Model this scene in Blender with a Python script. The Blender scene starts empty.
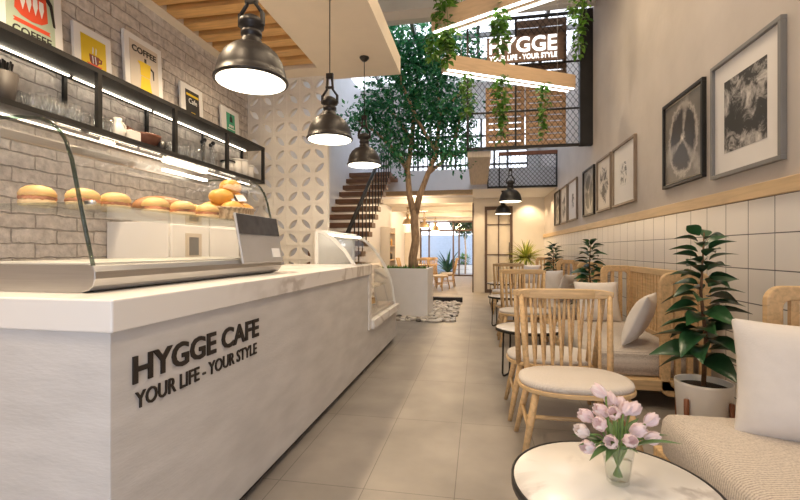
import bpy, bmesh, math, random
from mathutils import Vector, Matrix, Euler
C = bpy.context.scene.collection
PI = math.pi
R = math.radians
rng = random.Random(7)
H = 1.23            # camera height

# ------------------------------------------------------------------ materials
def newmat(name):
    m = bpy.data.materials.new(name); m.use_nodes = True
    nt = m.node_tree
    return m, nt, nt.nodes['Principled BSDF']
def N(nt, t, **kw):
    n = nt.nodes.new(t)
    for k, v in kw.items():
        if k.startswith('i_'): n.inputs[k[2:].replace('_', ' ')].default_value = v
        else: setattr(n, k, v)
    return n
def L(nt, a, b): nt.links.new(a, b)
def ramp(nt, stops):
    r = nt.nodes.new('ShaderNodeValToRGB')
    e = r.color_ramp.elements
    while len(e) < len(stops): e.new(.5)
    for x, (p, c) in zip(e, stops): x.position = p; x.color = (*c, 1)
    return r
def lerp(c, k): return tuple(max(0, min(1, x*k)) for x in c)
def mat(name, col, rough=.6, metal=0, var=.12, scale=6, bump=0, stretch=(1, 1, 1), bscale=None, coat=0, detail=4, spec=.5):
    m, nt, b = newmat(name)
    tc = N(nt, 'ShaderNodeTexCoord'); mp = N(nt, 'ShaderNodeMapping'); mp.inputs['Scale'].default_value = stretch
    L(nt, tc.outputs['Object'], mp.inputs['Vector'])
    n = N(nt, 'ShaderNodeTexNoise', i_Scale=scale, i_Detail=detail); L(nt, mp.outputs[0], n.inputs['Vector'])
    r = ramp(nt, [(.3, lerp(col, 1-var)), (.7, lerp(col, 1+var))]); L(nt, n.outputs['Fac'], r.inputs[0])
    L(nt, r.outputs[0], b.inputs['Base Color'])
    b.inputs['Roughness'].default_value = rough; b.inputs['Metallic'].default_value = metal
    b.inputs['Coat Weight'].default_value = coat; b.inputs['Specular IOR Level'].default_value = spec
    if bump:
        n2 = N(nt, 'ShaderNodeTexNoise', i_Scale=bscale or scale*4, i_Detail=5); L(nt, mp.outputs[0], n2.inputs['Vector'])
        bp = N(nt, 'ShaderNodeBump', i_Strength=bump, i_Distance=.01); L(nt, n2.outputs['Fac'], bp.inputs['Height'])
        L(nt, bp.outputs[0], b.inputs['Normal'])
    return m
def wood(name, col, var=.22, scale=3, stretch=(14, 1.2, 14), rough=.5):
    m, nt, b = newmat(name)
    tc = N(nt, 'ShaderNodeTexCoord'); mp = N(nt, 'ShaderNodeMapping'); mp.inputs['Scale'].default_value = stretch
    L(nt, tc.outputs['Object'], mp.inputs['Vector'])
    n = N(nt, 'ShaderNodeTexNoise', i_Scale=scale, i_Detail=6, i_Distortion=.6); L(nt, mp.outputs[0], n.inputs['Vector'])
    r = ramp(nt, [(.3, lerp(col, 1-var)), (.52, col), (.72, lerp(col, 1+var*.7))]); L(nt, n.outputs['Fac'], r.inputs[0])
    L(nt, r.outputs[0], b.inputs['Base Color']); b.inputs['Roughness'].default_value = rough
    bp = N(nt, 'ShaderNodeBump', i_Strength=.08, i_Distance=.005); L(nt, n.outputs['Fac'], bp.inputs['Height']); L(nt, bp.outputs[0], b.inputs['Normal'])
    return m
def emit(name, col, s):
    m, nt, b = newmat(name)
    b.inputs['Base Color'].default_value = (*col, 1)
    b.inputs['Emission Color'].default_value = (*col, 1); b.inputs['Emission Strength'].default_value = s
    return m
def glass(name, tint=(1, 1, 1), ior=1.45, rough=.01, milk=0):
    m = bpy.data.materials.new(name); m.use_nodes = True
    nt = m.node_tree; nt.nodes.clear()
    o = N(nt, 'ShaderNodeOutputMaterial'); mx = N(nt, 'ShaderNodeMixShader')
    fr = N(nt, 'ShaderNodeFresnel', i_IOR=ior)
    t = N(nt, 'ShaderNodeBsdfTransparent'); t.inputs[0].default_value = (*tint, 1)
    g = N(nt, 'ShaderNodeBsdfGlossy'); g.inputs['Roughness'].default_value = rough
    ge = N(nt, 'ShaderNodeNewGeometry'); mi = N(nt, 'ShaderNodeMix'); mi.inputs[2].default_value = ior; mi.inputs[3].default_value = 1/ior
    L(nt, ge.outputs['Backfacing'], mi.inputs[0]); L(nt, mi.outputs[0], fr.inputs[0])
    L(nt, fr.outputs[0], mx.inputs[0]); L(nt, g.outputs[0], mx.inputs[2])
    if milk:
        d = N(nt, 'ShaderNodeBsdfDiffuse'); d.inputs[0].default_value = (.9, .9, .9, 1)
        m2 = N(nt, 'ShaderNodeMixShader'); m2.inputs[0].default_value = milk
        L(nt, t.outputs[0], m2.inputs[1]); L(nt, d.outputs[0], m2.inputs[2]); L(nt, m2.outputs[0], mx.inputs[1])
    else: L(nt, t.outputs[0], mx.inputs[1])
    L(nt, mx.outputs[0], o.inputs['Surface'])
    return m
def island(name, cols, rough=.5, trans=0):
    m, nt, b = newmat(name)
    g = N(nt, 'ShaderNodeNewGeometry')
    k = len(cols)
    r = ramp(nt, [(i/max(1, k-1), c) for i, c in enumerate(cols)])
    L(nt, g.outputs['Random Per Island'], r.inputs[0]); L(nt, r.outputs[0], b.inputs['Base Color'])
    b.inputs['Roughness'].default_value = rough
    if trans:
        tr = N(nt, 'ShaderNodeBsdfTranslucent'); L(nt, r.outputs[0], tr.inputs[0])
        mx = N(nt, 'ShaderNodeMixShader'); mx.inputs[0].default_value = trans
        o = nt.nodes['Material Output']
        L(nt, b.outputs[0], mx.inputs[1]); L(nt, tr.outputs[0], mx.inputs[2]); L(nt, mx.outputs[0], o.inputs['Surface'])
    return m
def bricks(name, axes, bw, rh, c1, c2, mortar, msize=.012, off=.5, freq=2, bump=.5, smooth=.3, noise=0, rough=.75, origin=(0, 0), rowmortar=None, dist=.006, var=None):
    """axes: two of 'XYZ' used as u, v"""
    m, nt, b = newmat(name)
    tc = N(nt, 'ShaderNodeTexCoord'); sp = N(nt, 'ShaderNodeSeparateXYZ'); cb = N(nt, 'ShaderNodeCombineXYZ')
    L(nt, tc.outputs['Object'], sp.inputs[0])
    for k, a in enumerate(axes):
        ad = N(nt, 'ShaderNodeMath', operation='SUBTRACT'); ad.inputs[1].default_value = origin[k]
        L(nt, sp.outputs[a], ad.inputs[0]); L(nt, ad.outputs[0], cb.inputs[k])
    vec = cb.outputs[0]
    if noise:
        nz = N(nt, 'ShaderNodeTexNoise', i_Scale=9, i_Detail=3); L(nt, tc.outputs['Object'], nz.inputs['Vector'])
        sc = N(nt, 'ShaderNodeVectorMath', operation='MULTIPLY_ADD'); sc.inputs[1].default_value = (noise, noise, 0); L(nt, nz.outputs['Color'], sc.inputs[0]); L(nt, vec, sc.inputs[2])
        vec = sc.outputs[0]
    bt = N(nt, 'ShaderNodeTexBrick', offset=off, offset_frequency=freq)
    bt.inputs['Scale'].default_value = 1; bt.inputs['Brick Width'].default_value = bw; bt.inputs['Row Height'].default_value = rh
    bt.inputs['Mortar Size'].default_value = msize; bt.inputs['Mortar Smooth'].default_value = smooth
    bt.inputs['Color1'].default_value = (*c1, 1); bt.inputs['Color2'].default_value = (*c2, 1); bt.inputs['Mortar'].default_value = (*mortar, 1)
    L(nt, vec, bt.inputs['Vector'])
    n2 = N(nt, 'ShaderNodeTexNoise', i_Scale=14 if var is None else var[1], i_Detail=6); L(nt, tc.outputs['Object'], n2.inputs['Vector'])
    mx = N(nt, 'ShaderNodeMix', data_type='RGBA', blend_type='MULTIPLY'); mx.inputs[0].default_value = 1
    k = .16 if var is None else var[0]
    r = ramp(nt, [(.3, (1-k,)*3), (.7, (1, 1, 1))]); L(nt, n2.outputs['Fac'], r.inputs[0])
    L(nt, bt.outputs['Color'], mx.inputs[6]); L(nt, r.outputs[0], mx.inputs[7]); L(nt, mx.outputs[2], b.inputs['Base Color'])
    b.inputs['Roughness'].default_value = rough
    inv = N(nt, 'ShaderNodeMath', operation='MULTIPLY_ADD'); inv.inputs[1].default_value = -1
    L(nt, bt.outputs['Fac'], inv.inputs[0]); L(nt, n2.outputs['Fac'], inv.inputs[2])
    bp = N(nt, 'ShaderNodeBump', i_Strength=bump, i_Distance=dist); L(nt, inv.outputs[0], bp.inputs['Height']); L(nt, bp.outputs[0], b.inputs['Normal'])
    return m
def marble(name, base, vein, scale=2.2, rough=.25, w=.03):
    m, nt, b = newmat(name)
    tc = N(nt, 'ShaderNodeTexCoord')
    n = N(nt, 'ShaderNodeTexNoise', i_Scale=scale, i_Detail=7, i_Distortion=1.2); L(nt, tc.outputs['Object'], n.inputs['Vector'])
    r = ramp(nt, [(.5-w*1.6, base), (.5-w*.3, vein), (.5+w*.3, vein), (.5+w*1.6, base)])
    L(nt, n.outputs['Fac'], r.inputs[0])
    n3 = N(nt, 'ShaderNodeTexNoise', i_Scale=scale*.8, i_Detail=3); L(nt, tc.outputs['Object'], n3.inputs['Vector'])
    r3 = ramp(nt, [(.42, (0, 0, 0)), (.62, (1, 1, 1))]); L(nt, n3.outputs['Fac'], r3.inputs[0])
    mx = N(nt, 'ShaderNodeMix', data_type='RGBA'); L(nt, r3.outputs[0], mx.inputs[0]); mx.inputs[6].default_value = (*base, 1); L(nt, r.outputs[0], mx.inputs[7])
    L(nt, mx.outputs[2], b.inputs['Base Color']); b.inputs['Roughness'].default_value = rough
    return m
def inkprint(name, seed, paper, ink, scale=5, lo=.45, hi=.55, vignette=True, half=(.2, .28), bias=0):
    """black and white abstract print; object coords, u = Y, v = Z"""
    m, nt, b = newmat(name)
    tc = N(nt, 'ShaderNodeTexCoord'); mp = N(nt, 'ShaderNodeMapping'); mp.inputs['Location'].default_value = (seed, seed*1.7, seed*.3)
    L(nt, tc.outputs['Object'], mp.inputs['Vector'])
    n = N(nt, 'ShaderNodeTexNoise', i_Scale=scale, i_Detail=9, i_Roughness=.7, i_Distortion=.8); L(nt, mp.outputs[0], n.inputs['Vector'])
    fac = n.outputs['Fac']
    if vignette:
        d = N(nt, 'ShaderNodeVectorMath', operation='DIVIDE'); d.inputs[1].default_value = (1, half[0], half[1]); L(nt, tc.outputs['Object'], d.inputs[0])
        s = N(nt, 'ShaderNodeSeparateXYZ'); L(nt, d.outputs[0], s.inputs[0])
        cb = N(nt, 'ShaderNodeCombineXYZ'); L(nt, s.outputs[1], cb.inputs[0]); L(nt, s.outputs[2], cb.inputs[1])
        le = N(nt, 'ShaderNodeVectorMath', operation='LENGTH'); L(nt, cb.outputs[0], le.inputs[0])
        pw = N(nt, 'ShaderNodeMath', operation='POWER'); pw.inputs[1].default_value = 4; L(nt, le.outputs['Value'], pw.inputs[0])
        ma = N(nt, 'ShaderNodeMath', operation='MULTIPLY_ADD'); ma.inputs[1].default_value = .22; L(nt, pw.outputs[0], ma.inputs[0]); L(nt, fac, ma.inputs[2])
        fac = ma.outputs[0]
    if bias:
        sz = N(nt, 'ShaderNodeSeparateXYZ'); L(nt, tc.outputs['Object'], sz.inputs[0])
        sn = N(nt, 'ShaderNodeMath', operation='SINE'); ms = N(nt, 'ShaderNodeMath', operation='MULTIPLY'); ms.inputs[1].default_value = 17
        L(nt, sz.outputs['Z'], ms.inputs[0]); L(nt, ms.outputs[0], sn.inputs[0])
        mb_ = N(nt, 'ShaderNodeMath', operation='MULTIPLY_ADD'); mb_.inputs[1].default_value = bias; L(nt, sn.outputs[0], mb_.inputs[0]); L(nt, fac, mb_.inputs[2]); fac = mb_.outputs[0]
    r = ramp(nt, [(lo, ink), ((lo+hi)/2, lerp(paper, .55)), (hi, paper)]); L(nt, fac, r.inputs[0])
    L(nt, r.outputs[0], b.inputs['Base Color']); b.inputs['Roughness'].default_value = .5
    return m
def ringprint(name, seed):
    m, nt, b = newmat(name)
    tc = N(nt, 'ShaderNodeTexCoord')
    d = N(nt, 'ShaderNodeVectorMath', operation='DIVIDE'); d.inputs[1].default_value = (1e9, .30, .36); L(nt, tc.outputs['Object'], d.inputs[0])
    le = N(nt, 'ShaderNodeVectorMath', operation='LENGTH'); L(nt, d.outputs[0], le.inputs[0])
    n = N(nt, 'ShaderNodeTexNoise', i_Scale=14, i_Detail=9, i_Roughness=.75); L(nt, tc.outputs['Object'], n.inputs['Vector'])
    ma = N(nt, 'ShaderNodeMath', operation='MULTIPLY_ADD'); ma.inputs[1].default_value = .62; L(nt, n.outputs['Fac'], ma.inputs[0]); L(nt, le.outputs['Value'], ma.inputs[2])
    r1 = ramp(nt, [(.25, (.75, .7, .64)), (.38, (.05, .045, .04)), (.82, (.035, .03, .03)), (.93, (.45, .41, .37)), (1.0, (.16, .145, .13))])
    sc = N(nt, 'ShaderNodeMath', operation='MULTIPLY'); sc.inputs[1].default_value = .78; L(nt, ma.outputs[0], sc.inputs[0])
    L(nt, sc.outputs[0], r1.inputs[0])
    s = N(nt, 'ShaderNodeSeparateXYZ'); L(nt, d.outputs[0], s.inputs[0])
    at = N(nt, 'ShaderNodeMath', operation='ARCTAN2'); L(nt, s.outputs[1], at.inputs[0]); L(nt, s.outputs[2], at.inputs[1])
    a3 = N(nt, 'ShaderNodeMath', operation='MULTIPLY_ADD'); a3.inputs[1].default_value = 3; a3.inputs[2].default_value = seed; L(nt, at.outputs[0], a3.inputs[0])
    co = N(nt, 'ShaderNodeMath', operation='COSINE'); L(nt, a3.outputs[0], co.inputs[0])
    rr = ramp(nt, [(.30, (0, 0, 0)), (.62, (1, 1, 1))]); cn_ = N(nt, 'ShaderNodeMath', operation='MULTIPLY_ADD'); cn_.inputs[1].default_value = -.9; L(nt, n.outputs['Fac'], cn_.inputs[0]); L(nt, co.outputs[0], cn_.inputs[2]); L(nt, cn_.outputs[0], rr.inputs[0])
    mx = N(nt, 'ShaderNodeMix', data_type='RGBA'); L(nt, rr.outputs[0], mx.inputs[0]); L(nt, r1.outputs[0], mx.inputs[6]); mx.inputs[7].default_value = (.36, .33, .30, 1)
    L(nt, mx.outputs[2], b.inputs['Base Color']); b.inputs['Roughness'].default_value = .35
    return m
def weave(name, c1, c2, scale=130, rough=.9):
    m, nt, b = newmat(name)
    tc = N(nt, 'ShaderNodeTexCoord')
    w = N(nt, 'ShaderNodeTexWave', i_Scale=scale/6, i_Distortion=1.5, i_Detail=2); w.inputs['Detail Scale'].default_value = 4; L(nt, tc.outputs['Object'], w.inputs['Vector'])
    w.bands_direction = 'Y'
    n = N(nt, 'ShaderNodeTexNoise', i_Scale=scale, i_Detail=3); L(nt, tc.outputs['Object'], n.inputs['Vector'])
    ad = N(nt, 'ShaderNodeMath', operation='MULTIPLY_ADD'); ad.inputs[1].default_value = .35; L(nt, w.outputs['Fac'], ad.inputs[0]); L(nt, n.outputs['Fac'], ad.inputs[2])
    r = ramp(nt, [(.4, c1), (.85, c2)]); L(nt, ad.outputs[0], r.inputs[0]); L(nt, r.outputs[0], b.inputs['Base Color'])
    b.inputs['Roughness'].default_value = rough; b.inputs['Sheen Weight'].default_value = .2
    bp = N(nt, 'ShaderNodeBump', i_Strength=.35, i_Distance=.004); L(nt, ad.outputs[0], bp.inputs['Height']); L(nt, bp.outputs[0], b.inputs['Normal'])
    return m

M = {}
M['plaster'] = mat('plaster', (.53, .48, .445), .85, var=.06, scale=2.5, bump=.25, bscale=14)
M['cream'] = mat('cream paint', (.78, .73, .66), .7, var=.02)
M['soffit'] = mat('soffit cream paint', (.82, .71, .57), .75, var=.02)
M['white'] = mat('white paint', (.80, .79, .78), .6, var=.02)
M['lav'] = mat('cool white paint', (.74, .74, .78), .7, var=.02)
M['brick'] = bricks('whitewashed brick', 'YZ', .28, .092, (.74, .68, .63), (.66, .60, .55), (.56, .50, .455), msize=.005, bump=1, smooth=.8, noise=.034, dist=.016, var=(.36, 20))
M['tile'] = bricks('square white tiles', 'YZ', .267, .235, (.80, .77, .75), (.77, .74, .72), (.05, .05, .07), msize=.0035, off=0, bump=.25, smooth=.1, rough=.3, origin=(.1, 1.572-.235*8), var=(.03, 3))
M['floor'] = bricks('concrete floor tiles', 'XY', .464, .93, (.34, .305, .275), (.315, .285, .255), (.16, .14, .125), msize=.0022, off=0, bump=.08, smooth=.1, rough=.42, origin=(-.116-.464*20, -20.2), var=(.3, 2.6))
M['counter'] = mat('limewashed panel', (.58, .565, .565), .55, var=.09, scale=3, stretch=(1, 1, 4), bump=.15, bscale=30)
M['marble'] = marble('pale marble', (.78, .76, .75), (.50, .46, .44), 1.6)
M['tabletop'] = marble('white marble', (.78, .76, .75), (.50, .47, .46), 3.2, .2, .035)
M['ash'] = wood('pale ash wood', (.62, .42, .22))
M['ashx'] = wood('pale ash rail', (.62, .43, .23), stretch=(1.2, 14, 14))
M['oak'] = wood('golden oak slats', (.66, .38, .14), stretch=(1.5, 14, 14), scale=2)
M['oakbox'] = wood('oak veneer', (.60, .42, .26), stretch=(1.5, 14, 14), var=.1)
M['trim'] = wood('oak trim', (.62, .44, .25), stretch=(14, 1, 10), var=.14)
M['tread'] = wood('dark walnut tread', (.20, .095, .05), stretch=(2, 14, 14), var=.35)
M['pallet'] = wood('weathered pallet wood', (.62, .40, .24), stretch=(2, 10, 14), var=.3, rough=.8)
M['brownboard'] = wood('brown board', (.24, .15, .10), stretch=(2, 10, 14), var=.25, rough=.8)
M['greyboard'] = wood('pale grey boards', (.56, .48, .40), stretch=(14, 1, 1), var=.15)
M['bark'] = mat('bark', (.46, .31, .19), .9, var=.35, scale=10, bump=.6, stretch=(3, 3, .8))
M['soil'] = mat('soil', (.05, .032, .02), 1, var=.4, scale=60, bump=.8)
M['black'] = mat('black metal', (.022, .02, .019), .45, .3, var=.2)
M['bronze'] = mat('dark bronze', (.022, .0175, .0165), .4, .25, var=.35, scale=14)
M['brown_frame'] = mat('brown metal', (.13, .085, .065), .5, .2)
M['steel'] = mat('brushed steel', (.50, .485, .48), .32, 1, var=.06, scale=3, stretch=(1, 1, 60))
M['paintsteel'] = mat('pale grey steel', (.50, .49, .50), .4, .5, var=.04)
M['screen'] = mat('dark glass screen', (.07, .065, .065), .12, 0, var=.3, scale=12)
M['label'] = mat('white label', (.85, .85, .87), .5, var=.02)
M['glass'] = glass('clear glass', ior=1.16)
M['pane_glass'] = glass('pane glass', ior=1.3)
M['edge'] = glass('glass edge', (.35, .42, .38), 1.7)
M['glass_tint'] = glass('green edge glass', (.95, .985, .965), ior=1.2)
M['cup_glass'] = glass('drinking glass', (.95, .96, .97), 1.6, .02, milk=.03)
M['vase_glass'] = glass('vase glass', (.97, .98, .97), 1.5, .02, milk=.02)
M['water'] = glass('water', (.96, .97, .95), 1.2, .02)
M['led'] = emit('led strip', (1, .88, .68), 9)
M['barled'] = emit('bar led', (1, .97, .93), 6)
M['lampglow'] = emit('lamp diffuser', (1, .90, .72), 4.5)
M['lampglow_small'] = emit('far lamp diffuser', (1, .85, .60), 4)
M['signglow'] = emit('lit letters', (1, .98, .96), 1.4)
M['letter'] = mat('dark brown letters', (.02, .014, .011), .6, var=.1)
M['seatpad'] = weave('seat fabric', (.52, .475, .44), (.65, .60, .56), 200)
M['cushion'] = weave('woven cushion fabric', (.32, .28, .245), (.60, .53, .465), 150)
M['pillow'] = mat('white linen', (.67, .63, .60), .9, var=.03, scale=20, bump=.12, bscale=160)
M['potwhite'] = mat('white glazed pot', (.88, .87, .86), .35, var=.02)
M['leg_brown'] = wood('brown stand', (.20, .07, .03), stretch=(14, 14, 1.5))
M['rubber'] = island('rubber plant leaves', [(.010, .035, .016), (.02, .075, .03), (.035, .115, .04), (.012, .04, .02)], .28)
M['treeleaf'] = island('tree leaves', [(.015, .10, .045), (.03, .19, .085), (.05, .28, .12), (.10, .34, .10)], .45, .25)
M['vineleaf'] = island('vine leaves', [(.03, .10, .015), (.07, .20, .02), (.13, .30, .04), (.20, .36, .06)], .4, .3)
M['palm'] = island('palm leaves', [(.14, .20, .03), (.32, .36, .05), (.52, .50, .12)], .45, .25)
M['gardenleaf'] = island('garden leaves', [(.015, .05, .03), (.03, .1, .05), (.06, .14, .04)], .5, .2)
M['stem'] = mat('green stem', (.16, .26, .07), .6)
M['woodstem'] = mat('woody stem', (.17, .09, .045), .8, var=.3, scale=20)
M['petal'] = island('tulip petals', [(.84, .70, .74), (.88, .77, .80), (.90, .83, .84)], .5, .35)
M['petal_white'] = island('white tulip petals', [(.86, .78, .77), (.90, .83, .82)], .5, .35)
M['tulipleaf'] = island('tulip leaves', [(.07, .15, .05), (.12, .22, .08)], .45, .2)
M['bun'] = mat('toasted bun', (.74, .47, .19), .5, var=.2, scale=8)
M['bunlow'] = mat('bun crumb', (.76, .56, .32), .7, var=.15, scale=20)
M['filling'] = mat('ham filling', (.50, .22, .12), .6, var=.6, scale=22)
M['roll'] = mat('golden roll', (.72, .38, .07), .4, var=.3, scale=7)
M['loaf'] = mat('brown crust', (.34, .15, .05), .5, var=.3, scale=9)
M['basket'] = weave('wicker', (.30, .20, .12), (.62, .46, .30), 90, .8)
M['red'] = mat('poster red', (.70, .08, .03), .6, var=.02)
M['mint'] = mat('poster mint', (.44, .52, .40), .6, var=.02)
M['yellow'] = mat('poster yellow', (.78, .55, .02), .6, var=.02)
M['beige'] = mat('poster beige', (.62, .55, .46), .6, var=.02)
M['blackink'] = mat('poster black', (.02, .018, .018), .6, var=.02)
M['green'] = mat('poster green', (.06, .36, .22), .6, var=.03)
M['whiteink'] = mat('poster white', (.8, .8, .78), .6, var=.02)
M['maroon'] = mat('poster maroon', (.22, .05, .03), .6, var=.02)
M['ceramic'] = mat('white ceramic', (.74, .72, .69), .3, var=.02)
M['claypot'] = mat('brown clay', (.045, .036, .032), .6, var=.15)
M['darkbowl'] = wood('dark bowl wood', (.16, .06, .035), stretch=(10, 2, 10))
M['dark_ceramic'] = mat('dark ceramic', (.05, .048, .048), .35)
M['pebble'] = island('pebbles', [(.02, .02, .02), (.66, .60, .54), (.8, .76, .7), (.55, .48, .42), (.75, .7, .62), (.12, .10, .085), (.7, .63, .54)], .6)
M['frosted'] = mat('frosted door glass', (.74, .66, .54), .25, var=.03)
M['greyframe'] = mat('grey frame', (.22, .215, .21), .45, .2, var=.05)
M['tanframe'] = wood('tan frame', (.24, .18, .13), stretch=(10, 3, 3))
M['paper'] = mat('mat board', (.78, .75, .73), .8, var=.015)
M['gardenwall'] = mat('pale blue render', (.40, .47, .58), .9, var=.04)
M['cake'] = mat('cake', (.55, .34, .15), .6, var=.4, scale=18)
M['cakewhite'] = mat('cream icing', (.82, .75, .66), .5, var=.05)
M['cakedark'] = mat('chocolate', (.11, .05, .03), .4, var=.3, scale=18)

# ------------------------------------------------------------------ mesh builder
class MB:
    def __init__(s): s.v = []; s.f = []; s.sm = []; s.T = Matrix.Identity(4)
    def add(s, vs, fs, smooth=False):
        o = len(s.v)
        s.v += [tuple(s.T @ Vector(p)) for p in vs]
        s.f += [tuple(o+i for i in f) for f in fs]; s.sm += [smooth]*len(fs)
        return s
    def box(s, x0, x1, y0, y1, z0, z1):
        vs = [(x, y, z) for x in (x0, x1) for y in (y0, y1) for z in (z0, z1)]
        return s.add(vs, [(0, 1, 3, 2), (4, 6, 7, 5), (0, 4, 5, 1), (2, 3, 7, 6), (0, 2, 6, 4), (1, 5, 7, 3)])
    def tube(s, pts, r, seg=8, closed=False, caps=True, flat=1.0, upv=None):
        pts = [Vector(p) for p in pts]; n = len(pts)
        rs = list(r) if isinstance(r, (list, tuple)) else [r]*n
        vs = []; ref = None
        for i, p in enumerate(pts):
            if closed: t = pts[(i+1) % n]-pts[i-1]
            else: t = pts[min(i+1, n-1)]-pts[max(i-1, 0)]
            t.normalize()
            if ref is None:
                ref = Vector(upv) if upv else (Vector((0, 0, 1)) if abs(t.z) < .9 else Vector((1, 0, 0)))
            a = (ref-t*ref.dot(t)).normalized(); ref = a
            b = t.cross(a)
            for k in range(seg):
                th = 2*PI*(k+.5)/seg
                vs.append(p+a*(math.cos(th)*rs[i])+b*(math.sin(th)*rs[i]*flat))
        fs = []
        for i in range(n if closed else n-1):
            j = (i+1) % n
            for k in range(seg):
                k2 = (k+1) % seg
                fs.append((i*seg+k, i*seg+k2, j*seg+k2, j*seg+k))
        if caps and not closed:
            fs.append(tuple(reversed(range(seg)))); fs.append(tuple((n-1)*seg+k for k in range(seg)))
        return s.add(vs, fs, seg > 4)
    def lathe(s, prof, seg=24, c=(0, 0, 0), sx=1, sy=1, smooth=True):
        vs = []; fs = []; n = len(prof)
        for (r, z) in prof:
            for k in range(seg):
                a = 2*PI*k/seg
                vs.append((c[0]+max(r, 1e-5)*math.cos(a)*sx, c[1]+max(r, 1e-5)*math.sin(a)*sy, c[2]+z))
        for i in range(n-1):
            for k in range(seg):
                k2 = (k+1) % seg
                fs.append((i*seg+k, i*seg+k2, (i+1)*seg+k2, (i+1)*seg+k))
        if prof[0][0] > 1e-4: fs.append(tuple(reversed(range(seg))))
        if prof[-1][0] > 1e-4: fs.append(tuple((n-1)*seg+k for k in range(seg)))
        return s.add(vs, fs, smooth)
    def shell(s, prof, seg=24, c=(0, 0, 0)):    # open lathe without caps
        vs = []; fs = []; n = len(prof)
        for (r, z) in prof:
            for k in range(seg):
                a = 2*PI*k/seg; vs.append((c[0]+max(r, 1e-5)*math.cos(a), c[1]+max(r, 1e-5)*math.sin(a), c[2]+z))
        for i in range(n-1):
            for k in range(seg):
                k2 = (k+1) % seg
                fs.append((i*seg+k, i*seg+k2, (i+1)*seg+k2, (i+1)*seg+k))
        return s.add(vs, fs, True)
    def ell(s, c, r, seg=12, rings=7):
        prof = [(math.sin(PI*i/rings), -math.cos(PI*i/rings)) for i in range(rings+1)]
        vs = []; fs = []
        for (q, z) in prof:
            for k in range(seg):
                a = 2*PI*k/seg; vs.append((c[0]+max(q, 1e-4)*math.cos(a)*r[0], c[1]+max(q, 1e-4)*math.sin(a)*r[1], c[2]+z*r[2]))
        for i in range(rings):
            for k in range(seg):
                k2 = (k+1) % seg; fs.append((i*seg+k, i*seg+k2, (i+1)*seg+k2, (i+1)*seg+k))
        return s.add(vs, fs, True)
    def prism(s, poly, axis, a, b):
        """poly of 2D points; axis 'X': points are (y,z); 'Y': (x,z); 'Z': (x,y)"""
        def mk(p, t): return {'X': (t, p[0], p[1]), 'Y': (p[0], t, p[1]), 'Z': (p[0], p[1], t)}[axis]
        n = len(poly); vs = [mk(p, a) for p in poly]+[mk(p, b) for p in poly]
        fs = [tuple(range(n)), tuple(reversed(range(n, 2*n)))]+[(i, i+n, (i+1) % n+n, (i+1) % n) for i in range(n)]
        return s.add(vs, fs)
    def leaf(s, p, d, up, ln, w, droop=.15, fold=.12, seg=4):
        p = Vector(p); d = Vector(d).normalized(); up = Vector(up)
        sd = d.cross(up)
        if sd.length < 1e-4: sd = d.cross(Vector((1, .3, 0)))
        sd.normalize(); up = sd.cross(d).normalized()
        vs = []; fs = []
        for i in range(seg+1):
            t = i/seg
            q = p+d*(ln*t)-up*(droop*ln*t*t)
            ww = w*.5*math.sin(PI*min(1, t**.8*.97+.03))
            if i == seg: ww = w*.02
            vs += [q+sd*ww+up*fold*ww*2, q, q-sd*ww+up*fold*ww*2]
        for i in range(seg):
            a = i*3
            fs += [(a, a+1, a+4, a+3), (a+1, a+2, a+5, a+4)]
        return s.add(vs, fs, True)
    def build(s, name, m, parent=None, loc=None, bevel=0, solid=0, seg=2, fix=True):
        me = bpy.data.meshes.new(name); me.from_pydata(s.v, [], s.f)
        if fix:
            bm = bmesh.new(); bm.from_mesh(me); bmesh.ops.recalc_face_normals(bm, faces=bm.faces); bm.to_mesh(me); bm.free()
        me.polygons.foreach_set('use_smooth', s.sm); me.update()
        me.materials.append(M[m] if isinstance(m, str) else m)
        o = bpy.data.objects.new(name, me); C.objects.link(o)
        if parent: o.parent = parent
        if loc: o.location = loc
        if bevel:
            b = o.modifiers.new('Bevel', 'BEVEL'); b.width = bevel; b.segments = seg; b.limit_method = 'ANGLE'; b.angle_limit = R(50)
        if solid:
            b = o.modifiers.new('Solidify', 'SOLIDIFY'); b.thickness = solid; b.offset = 0
        return o
def smooth_sub(o, lv=1):
    b = o.modifiers.new('Subdivision', 'SUBSURF'); b.levels = lv; b.render_levels = lv
def tag(o, label=None, cat=None, group=None, kind=None):
    if label: o['label'] = label
    if cat: o['category'] = cat
    if group: o['group'] = group
    if kind: o['kind'] = kind
    return o
def thing(name, label, cat, loc=(0, 0, 0), rz=0, group=None):
    o = bpy.data.objects.new(name, None); C.objects.link(o); o.empty_display_size = .1
    o.location = loc; o.rotation_euler = (0, 0, rz)
    return tag(o, label, cat, group)
def copy_tree(o, parent=None):
    c = o.copy(); C.objects.link(c)
    if parent: c.parent = parent
    for ch in list(o.children): copy_tree(ch, c)
    return c
def dup(o, loc, rz=0, label=None, group=None):
    kids = list(o.children)
    c = o.copy(); C.objects.link(c)
    for ch in kids: copy_tree(ch, c)
    c.location = loc; c.rotation_euler = (0, 0, rz)
    if label: c['label'] = label
    if group: c['group'] = group
    return c
def struct(name, mb, m, **kw):
    o = mb.build(name, m, **kw); o['kind'] = 'structure'; return o
def B(*a): return MB().box(*a)
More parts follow.
